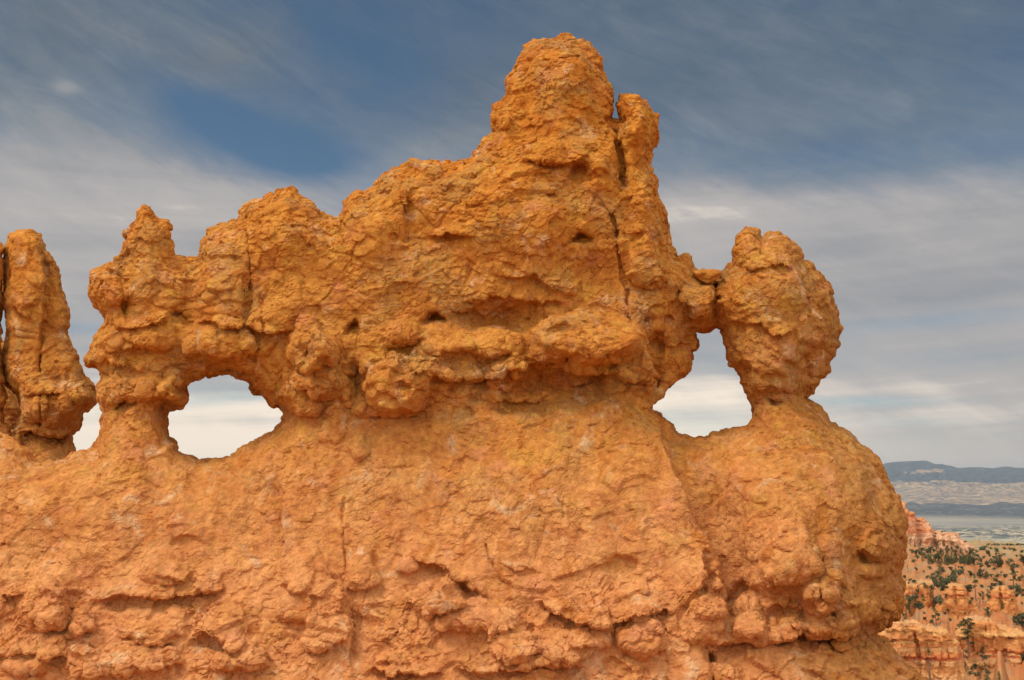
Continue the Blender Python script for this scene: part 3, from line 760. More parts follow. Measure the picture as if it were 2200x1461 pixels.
def stone_mesh(seed, r):
    rs = np.random.RandomState(seed)
    bpy_me = None
    import bmesh
    bm = bmesh.new(); bmesh.ops.create_icosphere(bm, subdivisions=3, radius=1)
    P = np.array([v.co[:] for v in bm.verts], np.float32)
    F = np.array([[v.index for v in f.verts] for f in bm.faces]); bm.free()
    n = _G[rs.randint(0, 256, 14)]
    h = rs.uniform(.62, .95, 14)
    s = np.min(h[None] / np.clip(P @ n.T, .05, None), 1)
    P = P * np.minimum(s, 1.0)[:, None] * rs.uniform(.75, 1.15, 3)
    P *= r; P *= (1 + .12 * gnoise(P / r * 2.5 + seed, seed))[:, None]
    return P, F


bpy.context.view_layer.update()


def bvh_of(objs):
    vs = []; fs = []; off = 0
    for o in objs:
        me = o.data; M = np.array(o.matrix_world)
        co = np.empty(len(me.vertices) * 3, np.float32); me.vertices.foreach_get('co', co); co = co.reshape(-1, 3)
        co = co @ M[:3, :3].T + M[:3, 3]
        n = len(me.polygons); k = me.polygons[0].loop_total
        vi = np.empty(len(me.loops), np.int32); me.loops.foreach_get('vertex_index', vi)
        vs.append(co); fs.append(vi.reshape(n, k) + off); off += len(co)
    return BVHTree.FromPolygons(np.concatenate(vs).tolist(), [f for a in fs for f in a.tolist()])


hood = bpy.data.objects['hoodoo']
bv = bvh_of([hood, bpy.data.objects['rock_fin']])
STONES = [(24,897,9,'small orange stone at the foot of the shadowed cleft, uppermost of the rubble'),(31,908,8,'rounded pale stone in the rubble left of the pillar foot'),
          (25,915,7,'small flat stone in the middle of the rubble below the cleft'),(33,917,5,'smallest stone of the rubble beside the pillar foot'),(29,926,8,'lowest stone of the rubble below the cleft')]
for k, (u, v, s, lab) in enumerate(STONES):
    d = Vector(ray(np.array([float(u)]), np.array([float(v)]))[0])
    hit = bv.ray_cast(Vector(CAM), d.normalized())
    if hit[0] is None: continue
    r = s / FPX * hit[3] * .55
    p = np.array(hit[0]) - np.array([0, .55 * r, .1 * r])
    Pm, Fm = stone_mesh(100 + k, r)
    o = mesh_obj('rubble_stone', Pm + p, Fm, ROCK, None, True, tuple(p))
    tag(o, lab, 'stone', 'rubble stones below the cleft')

# ------------------------------------------------------------------ distant country on the right
K = 1.5


def slope_at(v, u=2050.0):
    d = ray(np.array([u]), np.atleast_1d(np.asarray(v, float)))
    return d[:, 2] / np.hypot(d[:, 0], d[:, 1])


_pr = [(K * 1.095 * r, v) for r, v in ((190,1680),(225,1570),(245,1480),(258,1410),(276,1335),(292,1290),(312,1250),(332,1222),(345,1216),(352,1216),(370,1219),(400,1217),(440,1200),(490,1184),(540,1171),(560,1170))]
_r = [0.5, 6, 10, 14, 19, 30, 60, 120, 220] + [a for a, b in _pr] + [K * 680, 1500, 2600, 3600, 60000]
_z = [-1.7, -1.8, -3.2, -6.0, -7.0, -11, -22, -42, -66] + [a * float(slope_at(b)[0]) for a, b in _pr] + [-85, -230, -290, -300, -300]


def ground_z(x, y):
    r = np.hypot(x - CAM[0], y - CAM[1]); az = np.degrees(np.arctan2(x - CAM[0], y - CAM[1]))
    z = np.interp(np.log(r), np.log(_r), _z)
    n = np.zeros_like(r)
    Q = np.stack([x / 26, y / 26, 0 * x], 1)
    w = smooth(60, 250, r) * (1 - smooth(K * 700, K * 1100, r))
    # gullies and spurs run across the slope
    z = z + w * (fbm(Q * .8, 401, 4) * 2.6 + fbm(np.stack([az * .9, np.log(r) * 3.0, 0 * x], 1) * 1.6, 407, 4, .6, mode='ridge') * 2.2)
    # saddle is higher to the left, where the pink cliff stands
    z = z + w * 7.0 * (1 - smooth(20.5, 24.0, az)) * np.exp(-((r - K * 470) / (K * 70)) ** 2)
    # scree cone in the gap between the lower cliffs, bare mound above the nearest cliff
    for u0, Y0, up, wa, wr in ((2104, 222, 27.0, .48, 15), (1985, 238, 11.0, .55, 12), (2200, 250, 10.0, .5, 20)):
        a0 = math.degrees(math.atan2((u0 - 1100) / FPX, math.cos(PITCH)))
        z = z + up * np.exp(-((az - a0) / wa) ** 2 - ((r - K * 1.095 * Y0) / (K * wr)) ** 2)
    far = smooth(3000, 4500, r)
    z = z + far * fbm(np.stack([x / 700, y / 700, 0 * x], 1), 411, 3) * 5
    return z


az = np.unique(np.concatenate([np.arange(-180, -10, 2.0), np.arange(-10, 18.5, .35), np.arange(18.5, 29.5, .07), np.arange(29.5, 50, .2), np.arange(50, 181, 2.0)]))
rr = np.unique(np.concatenate([np.geomspace(.5, 200, 40), np.arange(200, K * 680, 1.5), np.geomspace(K * 680, 60000, 130)]))
A, RR = np.meshgrid(np.radians(az), rr)
gx_ = CAM[0] + RR * np.sin(A); gy_ = CAM[1] + RR * np.cos(A)
gz_ = ground_z(gx_.ravel(), gy_.ravel())
GP = np.stack([gx_.ravel(), gy_.ravel(), gz_], 1)
na = len(az); I, J = np.meshgrid(np.arange(na - 1), np.arange(len(rr) - 1))
a0 = (J * na + I).ravel()
GF = np.stack([a0, a0 + 1, a0 + na + 1, a0 + na], 1)[:, ::-1]


def ground_material():
    m, T, b = new_mat('orange slopes and valley scrub')
    P = T.node('ShaderNodeNewGeometry').outputs['Position']
    sp = T.node('ShaderNodeSeparateXYZ'); T.l.new(P, sp.inputs[0])
    r = T.vmath('LENGTH', P); r = r.node.outputs['Value']
    n1 = T.noise(P, .035, 6, .6, .4); n2 = T.noise(P, .16, 6, .65); n3 = T.noise(P, .9, 5, .6)
    soil = T.mix(T.ramp(n1, .36, .62), (.46, .165, .058), (.47, .21, .082))
    soil = T.mix(T.math('MULTIPLY', T.ramp(n2, .50, .64), .80), soil, (.32, .235, .13))
    soil = T.mix(T.math('MULTIPLY', T.ramp(T.noise(P, .33, 7, .7, .8), .55, .66), .65), soil, (.16, .14, .075))
    soil = T.mix(T.math('MULTIPLY', T.ramp(n3, .50, .70), .30), soil, (.36, .19, .09))
    # farther ridge is drier and greyer
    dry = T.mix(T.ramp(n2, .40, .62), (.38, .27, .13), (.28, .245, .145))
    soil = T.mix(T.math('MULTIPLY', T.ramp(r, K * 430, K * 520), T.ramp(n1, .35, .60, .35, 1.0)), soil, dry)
    # valley floor: strips of woodland, grass and pale clay
    azn = T.math('ARCTAN2', sp.outputs[0], sp.outputs[1])
    lg = T.math('LOGARITHM', r, 2.718)
    band = T.noise(T.comb(T.math('MULTIPLY', azn, 9.0), T.math('MULTIPLY', lg, 16.0), 0.0), 1.0, 6, .6, .5)
    patch = T.noise(T.comb(T.math('MULTIPLY', azn, 70.0), T.math('MULTIPLY', lg, 34.0), 3.0), 1.0, 7, .7, 1.6)
    rw = T.math('ADD', r, T.math('MULTIPLY', T.math('SUBTRACT', band, .5), 1500.0))
    pale = T.mix(T.ramp(band, .35, .65), (.40, .35, .25), (.29, .285, .22))
    grass = T.mix(T.ramp(band, .35, .65), (.205, .21, .20), (.30, .275, .225))
    wood = T.mix(T.ramp(patch, .54, .62), (.072, .088, .105), (.23, .225, .20))
    mixd = T.mix(T.ramp(patch, .50, .54), (.080, .102, .105), (.46, .38, .26))
    val = T.mix(T.ramp(rw, 4700, 5500), pale, mixd)
    val = T.mix(T.ramp(rw, 5600, 6500), val, grass)
    val = T.mix(T.ramp(rw, 7200, 7900), val, wood)
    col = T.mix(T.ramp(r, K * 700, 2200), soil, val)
    T.l.new(col, b.inputs['Base Color'])
    bp = T.node('ShaderNodeBump'); bp.inputs['Strength'].default_value = .8; bp.inputs['Distance'].default_value = .8
    T.l.new(n3, bp.inputs['Height']); T.l.new(bp.outputs[0], b.inputs['Normal'])
    return m


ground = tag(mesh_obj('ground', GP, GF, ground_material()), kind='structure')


# mountains beyond the valley
def mountain_material():
    m, T, b = new_mat('forested plateau over bare badlands')
    P = T.node('ShaderNodeNewGeometry').outputs['Position']
    at_ = T.node('ShaderNodeAttribute', attribute_name='bare'); bare = at_.outputs['Fac']
    n1 = T.noise(T.vmath('MULTIPLY', P, (1., 1., 3.)), .0022, 7, .65, .6); n2 = T.noise(T.vmath('MULTIPLY', P, (1., 1., 4.)), .007, 6, .65)
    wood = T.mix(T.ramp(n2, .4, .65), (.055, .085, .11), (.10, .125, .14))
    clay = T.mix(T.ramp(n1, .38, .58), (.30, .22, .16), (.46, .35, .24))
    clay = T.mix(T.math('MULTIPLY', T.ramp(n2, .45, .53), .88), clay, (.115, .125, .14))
    f = T.ramp(T.math('ADD', bare, T.math('MULTIPLY', T.math('SUBTRACT', n1, .5), .7)), .40, .56)
    T.l.new(T.mix(f, wood, clay), b.inputs['Base Color'])
    return m


mu = np.concatenate([np.linspace(-4000, 1750, 60), np.linspace(1790, 2330, 200), np.linspace(2400, 5200, 40)])
ridge = np.interp(mu, [-4000,-1500,0,800,1500,1800,1890,1905,1925,1960,1990,2000,2010,2025,2040,2060,2085,2110,2135,2160,2180,2200,2300,2600,5200],
                  [1008,1004,1006,1004,1006,1002,999,994,991.5,990,989,993,997,997,1000,1005,1003,1003.5,1005.5,1001.5,1004,1005,1003,1007,1006])
rows = [(9300,1096,0),(9600,1083,0),(10200,1076,.1),(11000,1068,.2),(12200,1058,.35),(13400,1049,.5),(14500,1041,.6),(15600,1031,.7),(16800,1020,.8),(18000,1010,.9),(19000,None,1),(19600,None,1.02),(24000,1030,0)]
rows2 = []
for (ya, va, fa), (yb_, vb, fb) in zip(rows[:-1], rows[1:]):
    for t in np.linspace(0, 1, 6, endpoint=False):
        rows2.append((ya + (yb_ - ya) * t, va, vb, t))
MP = []; BR = []
for (Y, va, vb, t) in rows2:
    g = lambda v: ridge if v is None else np.maximum(v, ridge + (2.0 if v < 1012 else 0.0))
    vv = g(va) * (1 - t) + g(vb) * t
    Q = np.stack([mu / 26, np.full_like(mu, Y / 1500), 0 * mu], 1)
    k = np.clip((1083 - vv) / 40, 0, 1)
    nz = fbm(Q, 501, 4, .55, mode='ridge') * 5.0 * k * (0.12 if (va is None or vb is None) else 1)
    vv2 = np.maximum(vv + nz, ridge + .0) if not (va is None or vb is None) else vv + np.abs(nz)
    MP.append(at(mu, vv2, np.full_like(mu, Y) + 500 * gnoise(Q * .7 + 5, 502)))
    # bare clay low down, forest above, with one pale clearing below the summit
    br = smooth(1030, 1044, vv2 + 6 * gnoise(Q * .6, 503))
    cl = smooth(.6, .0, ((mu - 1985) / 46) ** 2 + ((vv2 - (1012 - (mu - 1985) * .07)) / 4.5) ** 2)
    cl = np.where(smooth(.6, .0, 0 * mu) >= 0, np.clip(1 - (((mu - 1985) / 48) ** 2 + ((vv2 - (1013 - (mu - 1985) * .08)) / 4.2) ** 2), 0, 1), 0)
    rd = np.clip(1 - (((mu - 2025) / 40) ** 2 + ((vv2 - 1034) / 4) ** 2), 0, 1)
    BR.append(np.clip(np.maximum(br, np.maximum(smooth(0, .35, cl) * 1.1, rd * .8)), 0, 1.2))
MP = np.concatenate(MP); BR = np.concatenate(BR).astype(np.float32)
nm = len(mu); I, J = np.meshgrid(np.arange(nm - 1), np.arange(len(rows2) - 1)); a0 = (J * nm + I).ravel()
MF = np.stack([a0, a0 + 1, a0 + nm + 1, a0 + nm], 1)
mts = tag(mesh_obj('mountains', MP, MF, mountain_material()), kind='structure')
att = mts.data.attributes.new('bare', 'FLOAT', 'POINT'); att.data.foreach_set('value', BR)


# cliffs in the canyon
def cliff_material(name, Y, beds):
    """level beds of the cliff: (photograph row where the bed crops out, colour)"""
    m, T, b = new_mat(name)
    z = [float(at(2050.0, v, Y)[2]) for v, c in beds]
    z0, z1 = z[-1], z[0]
    P = T.node('ShaderNodeNewGeometry').outputs['Position']
    sp = T.node('ShaderNodeSeparateXYZ'); T.l.new(P, sp.inputs[0])
    n1 = T.noise(P, .07, 5, .6); n2 = T.noise(P, .6, 7, .68)
    zz = T.math('ADD', sp.outputs[2], T.math('ADD', T.math('MULTIPLY', T.math('SUBTRACT', n1, .5), 3.0), T.math('MULTIPLY', T.math('SUBTRACT', n2, .5), .9)))
    cr = T.node('ShaderNodeValToRGB'); T.l.new(T.ramp(zz, z0, z1), cr.inputs[0])
    cr.inputs[0].links[0].from_node.interpolation_type = 'LINEAR'
    e = cr.color_ramp.elements
    bd = [((zz_ - z0) / (z1 - z0), c) for zz_, (v, c) in zip(z, beds)][::-1]
    e[0].position = 0; e[0].color = (*bd[0][1], 1); e[1].position = 1; e[1].color = (*bd[-1][1], 1)
    for x_, c in bd[1:-1]:
        k = e.new(x_); k.color = (*c, 1)
    fine = T.noise(T.comb(T.math('MULTIPLY', sp.outputs[0], .03), T.math('MULTIPLY', sp.outputs[1], .03), zz), 1.3, 6, .75)
    col = T.mix(.55, cr.outputs[0], T.vmath('MULTIPLY', cr.outputs[0], T.comb(T.ramp(fine, .3, .7, .75, 1.25), T.ramp(fine, .3, .7, .6, 1.4), T.ramp(fine, .3, .7, .55, 1.45))))
    st = T.noise(T.vmath('MULTIPLY', P, (1., 1., .10)), .55, 6, .65)
    col = T.mix(T.math('MULTIPLY', T.ramp(st, .50, .66), .45), col, (.58, .230, .075))
    nrm = T.node('ShaderNodeSeparateXYZ'); T.l.new(T.node('ShaderNodeNewGeometry').outputs['Normal'], nrm.inputs[0])
    col = T.mix(T.math('MULTIPLY', T.ramp(T.math('ADD', nrm.outputs[2], T.math('MULTIPLY', T.math('SUBTRACT', n2, .5), .6)), 0.55, .90), .6), col, T.mix(T.ramp(n2, .4, .6), (.36, .255, .145), (.46, .235, .105)))
    T.l.new(col, b.inputs['Base Color'])
    bp = T.node('ShaderNodeBump'); bp.inputs['Strength'].default_value = .9; bp.inputs['Distance'].default_value = .5
    T.l.new(T.math('ADD', n2, T.math('MULTIPLY', fine, .5)), bp.inputs['Height']); T.l.new(bp.outputs[0], b.inputs['Normal'])
    return m


def cliff_detail(P, F, seed, scale, amp, zone):
    Q = P / scale
    N = normals(P, F)
    # fluted spurs and gullies running down the face, broken faces between
    wq = np.stack([gnoise(Q * .5 + 3.0 * k, seed + 30 + k) for k in range(3)], 1)
    d = fbm((Q + .5 * wq) * (.55, .55, .10), seed, 4, .55, mode='ridge') * .42 * scale
    d += fbm(Q * .9, seed + 8, 3) * .10 * scale
    bq = gnoise(np.stack([Q[:, 0] * .12, Q[:, 1] * .12, Q[:, 2] * 3.2], 1), seed + 4)
    d += .045 * scale * smooth(-.1, .1, bq) * smooth(-.2, .3, gnoise(Q * .5 + 7, seed + 5))
    d -= d.mean() + .05 * scale
    P = P + N * (d * amp)[:, None]
    g = facet(Q * 2.2, seed + 6, 1.1, .7, .06, .2)[0]; g2 = facet(Q * 5.0, seed + 7, 1.1, .7, .06, .2)[0]
    return P + normals(P, F) * ((g * .10 + g2 * .04) * scale * amp)[:, None]


_o, _y, _r2, _c, _t = (.60, .235, .075), (.72, .43, .160), (.54, .150, .058), (.63, .350, .155), (.64, .295, .100)
M1 = cliff_material('pale banded cliff', K * 205, [(1330, _c), (1346, _t), (1353, _y), (1360, _o), (1372, _t), (1375, _y), (1379, _o), (1391, _c), (1402, _o), (1410, _r2), (1415, _r2), (1419, _c), (1438, _t), (1452, _c), (1500, _t)])
M2 = cliff_material('orange banded cliff', K * 240, [(1322, _c), (1334, _o), (1347, _t), (1362, _y), (1366, _o), (1380, _t), (1390, _o), (1398, _r2), (1401, _y), (1405, _r2), (1411, _c), (1436, _t), (1446, _c), (1500, _c)])
M3 = cliff_material('bright orange cliff', K * 267, [(1240, _c), (1254, _c), (1262, _t), (1266, _o), (1272, _t), (1277, _r2), (1281, _o), (1290, _t), (1300, _o), (1330, _t), (1360, _o)])
_p, _q, _s = (.62, .245, .115), (.65, .34, .19), (.64, .40, .25)
M6 = cliff_material('pink cliff', K * 440, [(1075, _t), (1092, _q), (1103, _o), (1107, _r2), (1113, _p), (1124, _q), (1140, _p), (1152, _s), (1166, _q), (1180, _s), (1220, _q)])


C1 = [(1835,1420),(1858,1385),(1872,1366),(1890,1352),(1902,1344),(1921,1330),(1946,1336),(1966,1333),(1985,1340),(2000,1346),(2014,1352),(2033,1352),(2047,1368),(2058,1378),(2061,1395),(2065,1420),(2073,1440),(2079,1465),(2100,1640),(1800,1640)]
C2 = [(2052,1366),(2062,1348),(2080,1330),(2100,1326),(2128,1334),(2158,1346),(2182,1358),(2200,1366),(2250,1385),(2260,1640),(2090,1640),(2084,1480),(2078,1420),(2068,1392)]
C3 = [(2012,1306),(2026,1282),(2030,1264),(2045,1255),(2064,1256),(2077,1262),(2082,1280),(2094,1296),(2106,1312),(2112,1335),(2100,1380),(2020,1380),(2005,1330)]
C4 = [(2118,1300),(2132,1272),(2142,1261),(2160,1258),(2174,1272),(2182,1290),(2186,1320),(2184,1390),(2120,1390),(2110,1330)]
C5 = [(1915,1290),(1928,1262),(1946,1254),(1966,1250),(1985,1246),(1999,1254),(2003,1280),(2000,1320),(1990,1350),(1915,1350)]
C6 = [(1890,1100),(1915,1082),(1932,1078),(1942,1081),(1946,1094),(1951,1097),(1966,1097),(1968,1105),(1968,1108),(1985,1110),(1991,1124),(1998,1132),(2004,1140),(2006,1146),(2015,1141),(2030,1142),(2046,1143),(2055,1149),(2060,1156),(2076,1166),(2092,1177),(2080,1200),(2040,1230),(1990,1240),(1900,1260),(1870,1200)]
X1 = [('crack',[(1964,1360),(1969,1380),(1974,1398),(1976,1420),(1982,1470)],2.2,2.2), ('crack',[(2037,1388),(2038,1415)],1.8,1.6), ('crack',[(2018,1374),(2019,1380)],1.6,1.2), ('ledge',[(1880,1371),(1960,1375),(2060,1378)],.7,10,.7,8), ('ledge',[(1930,1412),(2000,1414),(2064,1413)],.6,10,.8,7),
      ('g',1985,1400,14,60,-1.2), ('g',2020,1430,10,50,-1.4), ('g',1945,1400,16,60,.8), ('ledge',[(1880,1352),(1950,1356),(2040,1360)],.6,8,.5,8)]
X2 = [('ledge',[(2080,1364),(2130,1367),(2240,1372)],.8,10,.8,8), ('ledge',[(2120,1400),(2160,1401),(2240,1404)],.8,10,.8,8), ('crack',[(2119,1346),(2120,1368)],1.8,1.6), ('crack',[(2160,1400),(2163,1470)],3.0,1.6), ('g',2112,1385,10,30,-1.4), ('g',2140,1380,12,30,1.0), ('g',2180,1440,16,60,1.6), ('crack',[(2088,1365),(2092,1395)],2,1.4)]
X3 = [('ledge',[(2025,1277),(2050,1278),(2090,1276)],.8,8,.8,6), ('crack',[(2052,1260),(2054,1300)],1.8,1.6), ('g',2090,1310,10,30,-1.2), ('crack',[(2030,1268),(2078,1270)],1.4,.9)]
X4 = [('crack',[(2147,1262),(2149,1290),(2150,1312)],3.0,3.4), ('ledge',[(2120,1284),(2186,1284)],.7,8,.7,6), ('g',2165,1300,10,30,1.2)]
X6 = [('ledge',[(1940,1106),(1955,1107),(1972,1105)],1.6,8,1.8,6), ('vedge',[(1966,1100),(1964,1120),(1962,1150)],1.8,16,3.2,20), ('g',1975,1150,7,40,-3.5), ('g',1948,1150,8,50,2.0), ('g',1995,1150,7,30,2.0), ('crack',[(2004,1140),(2006,1170)],3,3.0), ('ledge',[(2005,1158),(2030,1162),(2060,1166)],1.6,8,1.8,8), ('crack',[(2027,1150),(2028,1172)],2,2.0)]
cl = [('cliff', C1, K * 205, 'pale banded cliff with two upright cracks, nearest below the rounded dome at right', 5.0, M1, X1),
      ('cliff', C2, K * 240, 'long orange banded cliff running out of the lower right corner', 5.0, M2, X2),
      ('cliff', C3, K * 268, 'squat orange block with level cracks in the middle of the canyon slope', 4.0, M3, X3),
      ('cliff', C4, K * 266, 'bright orange block split by a dark cleft near the right edge', 4.0, M3, X4),
      ('cliff', C5, K * 272, 'pale capped rock step half hidden behind the dome', 4.0, M3, ()),
      ('cliff', C6, K * 440, 'tall pink cliff stepping down to the right against the valley', 6.0, M6, X6)]
cliffs = []
for k, (nm_, ol, Y, lab, sc, mt, ft) in enumerate(cl):
    cliffs.append(tagged_rock(nm_, ol, Y, 20 / 2139 * Y * 1.3, ft, lab, 'cliff', step=1.5, voxel=max(.20, Y / 2139 * 1.4), seed=60 + k, scale=sc, amp=.8, mat=mt, edge=2.6, detail=cliff_detail, rp=3.2, warp=.10, group='cliffs in the canyon'))
SH = [([(2152,1226),(2155,1219),(2159,1213),(2163,1212),(2167,1218),(2174,1224),(2180,1240),(2146,1240)], 'small cone-shaped orange pinnacle on the saddle beside the big pine'),
      ([(2177,1230),(2179,1222),(2180,1214),(2183,1213),(2185,1222),(2188,1236),(2175,1238)], 'thin upright orange pinnacle on the saddle near the right edge')]
for k, (ol, lab) in enumerate(SH):
    cliffs.append(tagged_rock('small_hoodoo', ol, K * 332, 1.0, [], lab, 'rock pinnacle', step=.8, voxel=.22, seed=80 + k, scale=1.6, amp=.7, mat=M3, edge=.5, detail=cliff_detail, group='small pinnacles on the saddle'))

# ------------------------------------------------------------------ trees on the canyon slopes
def leaf_material(name, a, b_):
    m, T, b = new_mat(name)
    P = T.node('ShaderNodeNewGeometry').outputs['Position']
    oi = T.node('ShaderNodeObjectInfo')
    n = T.noise(P, 1.1, 4, .6)
    col = T.mix(T.ramp(n, .35, .65), a, b_)
    hs = T.node('ShaderNodeHueSaturation'); T.put(hs.inputs['Color'], col)
    T.put(hs.inputs['Value'], T.math('ADD', T.math('MULTIPLY', oi.outputs['Random'], .8), .70))
    T.l.new(hs.outputs[0], b.inputs['Base Color'])
    return m


NEEDLE = leaf_material('pine needles', (.065, .080, .030), (.145, .140, .045))
JUNIPER = leaf_material('juniper foliage', (.075, .085, .045), (.14, .135, .062))
BARK, _T, _b = new_mat('grey brown bark'); _b.inputs['Base Color'].default_value = (.17, .12, .09, 1)
DEAD, _T, _b = new_mat('weathered dead wood'); _b.inputs['Base Color'].default_value = (.24, .21, .19, 1)


def tube(V, Fc, p, q, r0, r1, n=6):
    p = np.array(p, float); q = np.array(q, float); ax = q - p
    a = np.cross(ax, [0.3, .9, .1]); a /= np.linalg.norm(a); b = np.cross(ax, a); b /= np.linalg.norm(b)
    o = len(V)
    for c, r in ((p, r0), (q, r1)):
        for k in range(n):
            t = 2 * math.pi * k / n
            V.append(c + r * (math.cos(t) * a + math.sin(t) * b))
    for k in range(n):
        Fc.append([o + k, o + (k + 1) % n, o + n + (k + 1) % n, o + n + k])


def leaves(V, Fc, c, rad, n, size, rs, flat=.6):
    for _ in range(n):
        d = rs.normal(size=3); d /= np.linalg.norm(d)
        p = np.array(c) + d * np.array([rad, rad, rad * flat]) * rs.uniform(.35, 1.0)
        t = rs.normal(size=3); t /= np.linalg.norm(t); t2 = np.cross(t, rs.normal(size=3)); t2 /= np.linalg.norm(t2)
        s = size * rs.uniform(.6, 1.4); o = len(V)
        V += [p - t * s, p + t2 * s * .7, p + t * s, p - t2 * s * .7]; Fc.append([o, o + 1, o + 2, o + 3])


def tree_parts(kind, seed):
    """unit-height trunk and crown"""
    rs = np.random.RandomState(seed)
    tv, tf, cv_, cf = [], [], [], []
    if kind == 'cone':
        tube(tv, tf, (0, 0, -.06), (0, 0, .96), .026, .006)
        nl = 11
        for k in range(nl):
            z = .10 + .86 * k / nl; w = (.27 * (1 - z) + .03) * rs.uniform(.8, 1.2)
            for j in range(5):
                a = rs.uniform(0, 6.28); e = rs.uniform(.55, 1.0) * w
                tube(tv, tf, (0, 0, z), (e * math.cos(a), e * math.sin(a), z - .02), .007, .003, 4)
                leaves(cv_, cf, (e * .7 * math.cos(a), e * .7 * math.sin(a), z), w * .45 + .02, 9, .028, rs, .45)
    elif kind == 'tall':
        lean = rs.uniform(-.05, .05)
        tube(tv, tf, (0, 0, -.05), (lean * .5, 0, .55), .024, .017); tube(tv, tf, (lean * .5, 0, .55), (lean, 0, .97), .017, .005)
        for k in range(16):
            z = .30 + .66 * (k / 16) ** .9; a = rs.uniform(0, 6.28); e = rs.uniform(.06, .20) * (1.15 - .6 * z)
            x0 = lean * z
            tube(tv, tf, (x0, 0, z - .03), (x0 + e * math.cos(a), e * math.sin(a), z), .008, .003, 4)
            leaves(cv_, cf, (x0 + e * math.cos(a), e * math.sin(a), z + .01), rs.uniform(.05, .09), 30, .024, rs, .5)
    elif kind == 'sparse':
        tube(tv, tf, (0, 0, -.05), (.02, 0, .98), .022, .005)
        for k in range(10):
            z = .30 + .65 * k / 10; a = rs.uniform(0, 6.28); e = rs.uniform(.08, .2) * (1.2 - z)
            tube(tv, tf, (0, 0, z - .01), (e * math.cos(a), e * math.sin(a), z + .03), .008, .003, 4)
            if rs.rand() < .45: leaves(cv_, cf, (e * math.cos(a), e * math.sin(a), z + .02), .06, 18, .022, rs, .5)
        leaves(cv_, cf, (.02, 0, .93), .05, 16, .02, rs, .7)
    elif kind == 'dead':
        tube(tv, tf, (0, 0, -.05), (.03, 0, 1.0), .022, .004)
        for k in range(9):
            z = .25 + .7 * k / 9; a = rs.uniform(0, 6.28); e = rs.uniform(.06, .16)
            tube(tv, tf, (0, 0, z), (e * math.cos(a), e * math.sin(a), z + .05), .008, .003, 4)
    elif kind == 'round':
        tube(tv, tf, (0, 0, -.05), (0, 0, .45), .05, .03)
        for k in range(16):
            a = rs.uniform(0, 6.28); e = rs.uniform(0, .34); z = rs.uniform(.22, .82)
            tube(tv, tf, (0, 0, .2), (e * math.cos(a), e * math.sin(a), z), .02, .006, 4)
            leaves(cv_, cf, (e * math.cos(a), e * math.sin(a), z), rs.uniform(.12, .20), 26, .055, rs, .75)
    else:                                      # bush: all foliage to the ground
        for k in range(11):
            a = rs.uniform(0, 6.28); e = rs.uniform(0, .50); z = rs.uniform(.05, .62)
            leaves(cv_, cf, (e * math.cos(a), e * math.sin(a), z), rs.uniform(.18, .34), 24, .085, rs, .8)
    return (tv, tf), (cv_, cf)


PROTO = {}
for kind in ('cone', 'tall', 'sparse', 'dead', 'round', 'bush'):
    for s in range(3):
        (tv, tf), (cv_, cf) = tree_parts(kind, 900 + 17 * s + len(kind))
        mk = lambda nm_, v, f, mt: None
        def me_of(nm_, v, f, mt):
            if not f: return None
            me = bpy.data.meshes.new(nm_); me.from_pydata([tuple(x) for x in v], [], f); me.materials.append(mt); me.update(); return me
        PROTO[kind, s] = (me_of('trunk', tv, tf, DEAD if kind == 'dead' else BARK), me_of('crown', cv_, cf, JUNIPER if kind in ('bush', 'round') else NEEDLE))

bpy.context.view_layer.update()
BV = bvh_of([ground] + cliffs)
NAMES = {'cone': 'pine_tree', 'tall': 'pine_tree', 'sparse': 'pine_tree', 'dead': 'dead_tree', 'round': 'juniper_tree', 'bush': 'shrub'}
CATS = {'pine_tree': 'pine tree', 'dead_tree': 'dead tree', 'juniper_tree': 'juniper tree', 'shrub': 'shrub'}
rt = random.Random(5)


def plant(u, v, hpx, kind, label, group, wide=1.0):
    d = Vector(ray(np.array([float(u)]), np.array([float(v)]))[0]).normalized()
    hit = BV.ray_cast(Vector(CAM), d)
    if hit[0] is None or hit[3] > K * 700: return None
    h = hpx / FPX * hit[3]
    tm, cm = PROTO[kind, rt.randrange(3)]
    nm_ = NAMES[kind]
    p = hit[0]
    if tm is None:
        o = bpy.data.objects.new(nm_, cm); COL.objects.link(o)
    else:
        o = empty(nm_, p)
        for part, me in (('trunk', tm), ('crown', cm)):
            if me is None: continue
            c = bpy.data.objects.new(part, me); COL.objects.link(c); c.parent = o
    o.location = p - Vector((0, 0, .02 * h)); o.rotation_euler = (0, 0, rt.uniform(0, 6.28)); w = h * wide * rt.uniform(.9, 1.15)
    o.scale = (w, w, h)
    return tag(o, label, CATS[nm_], group)


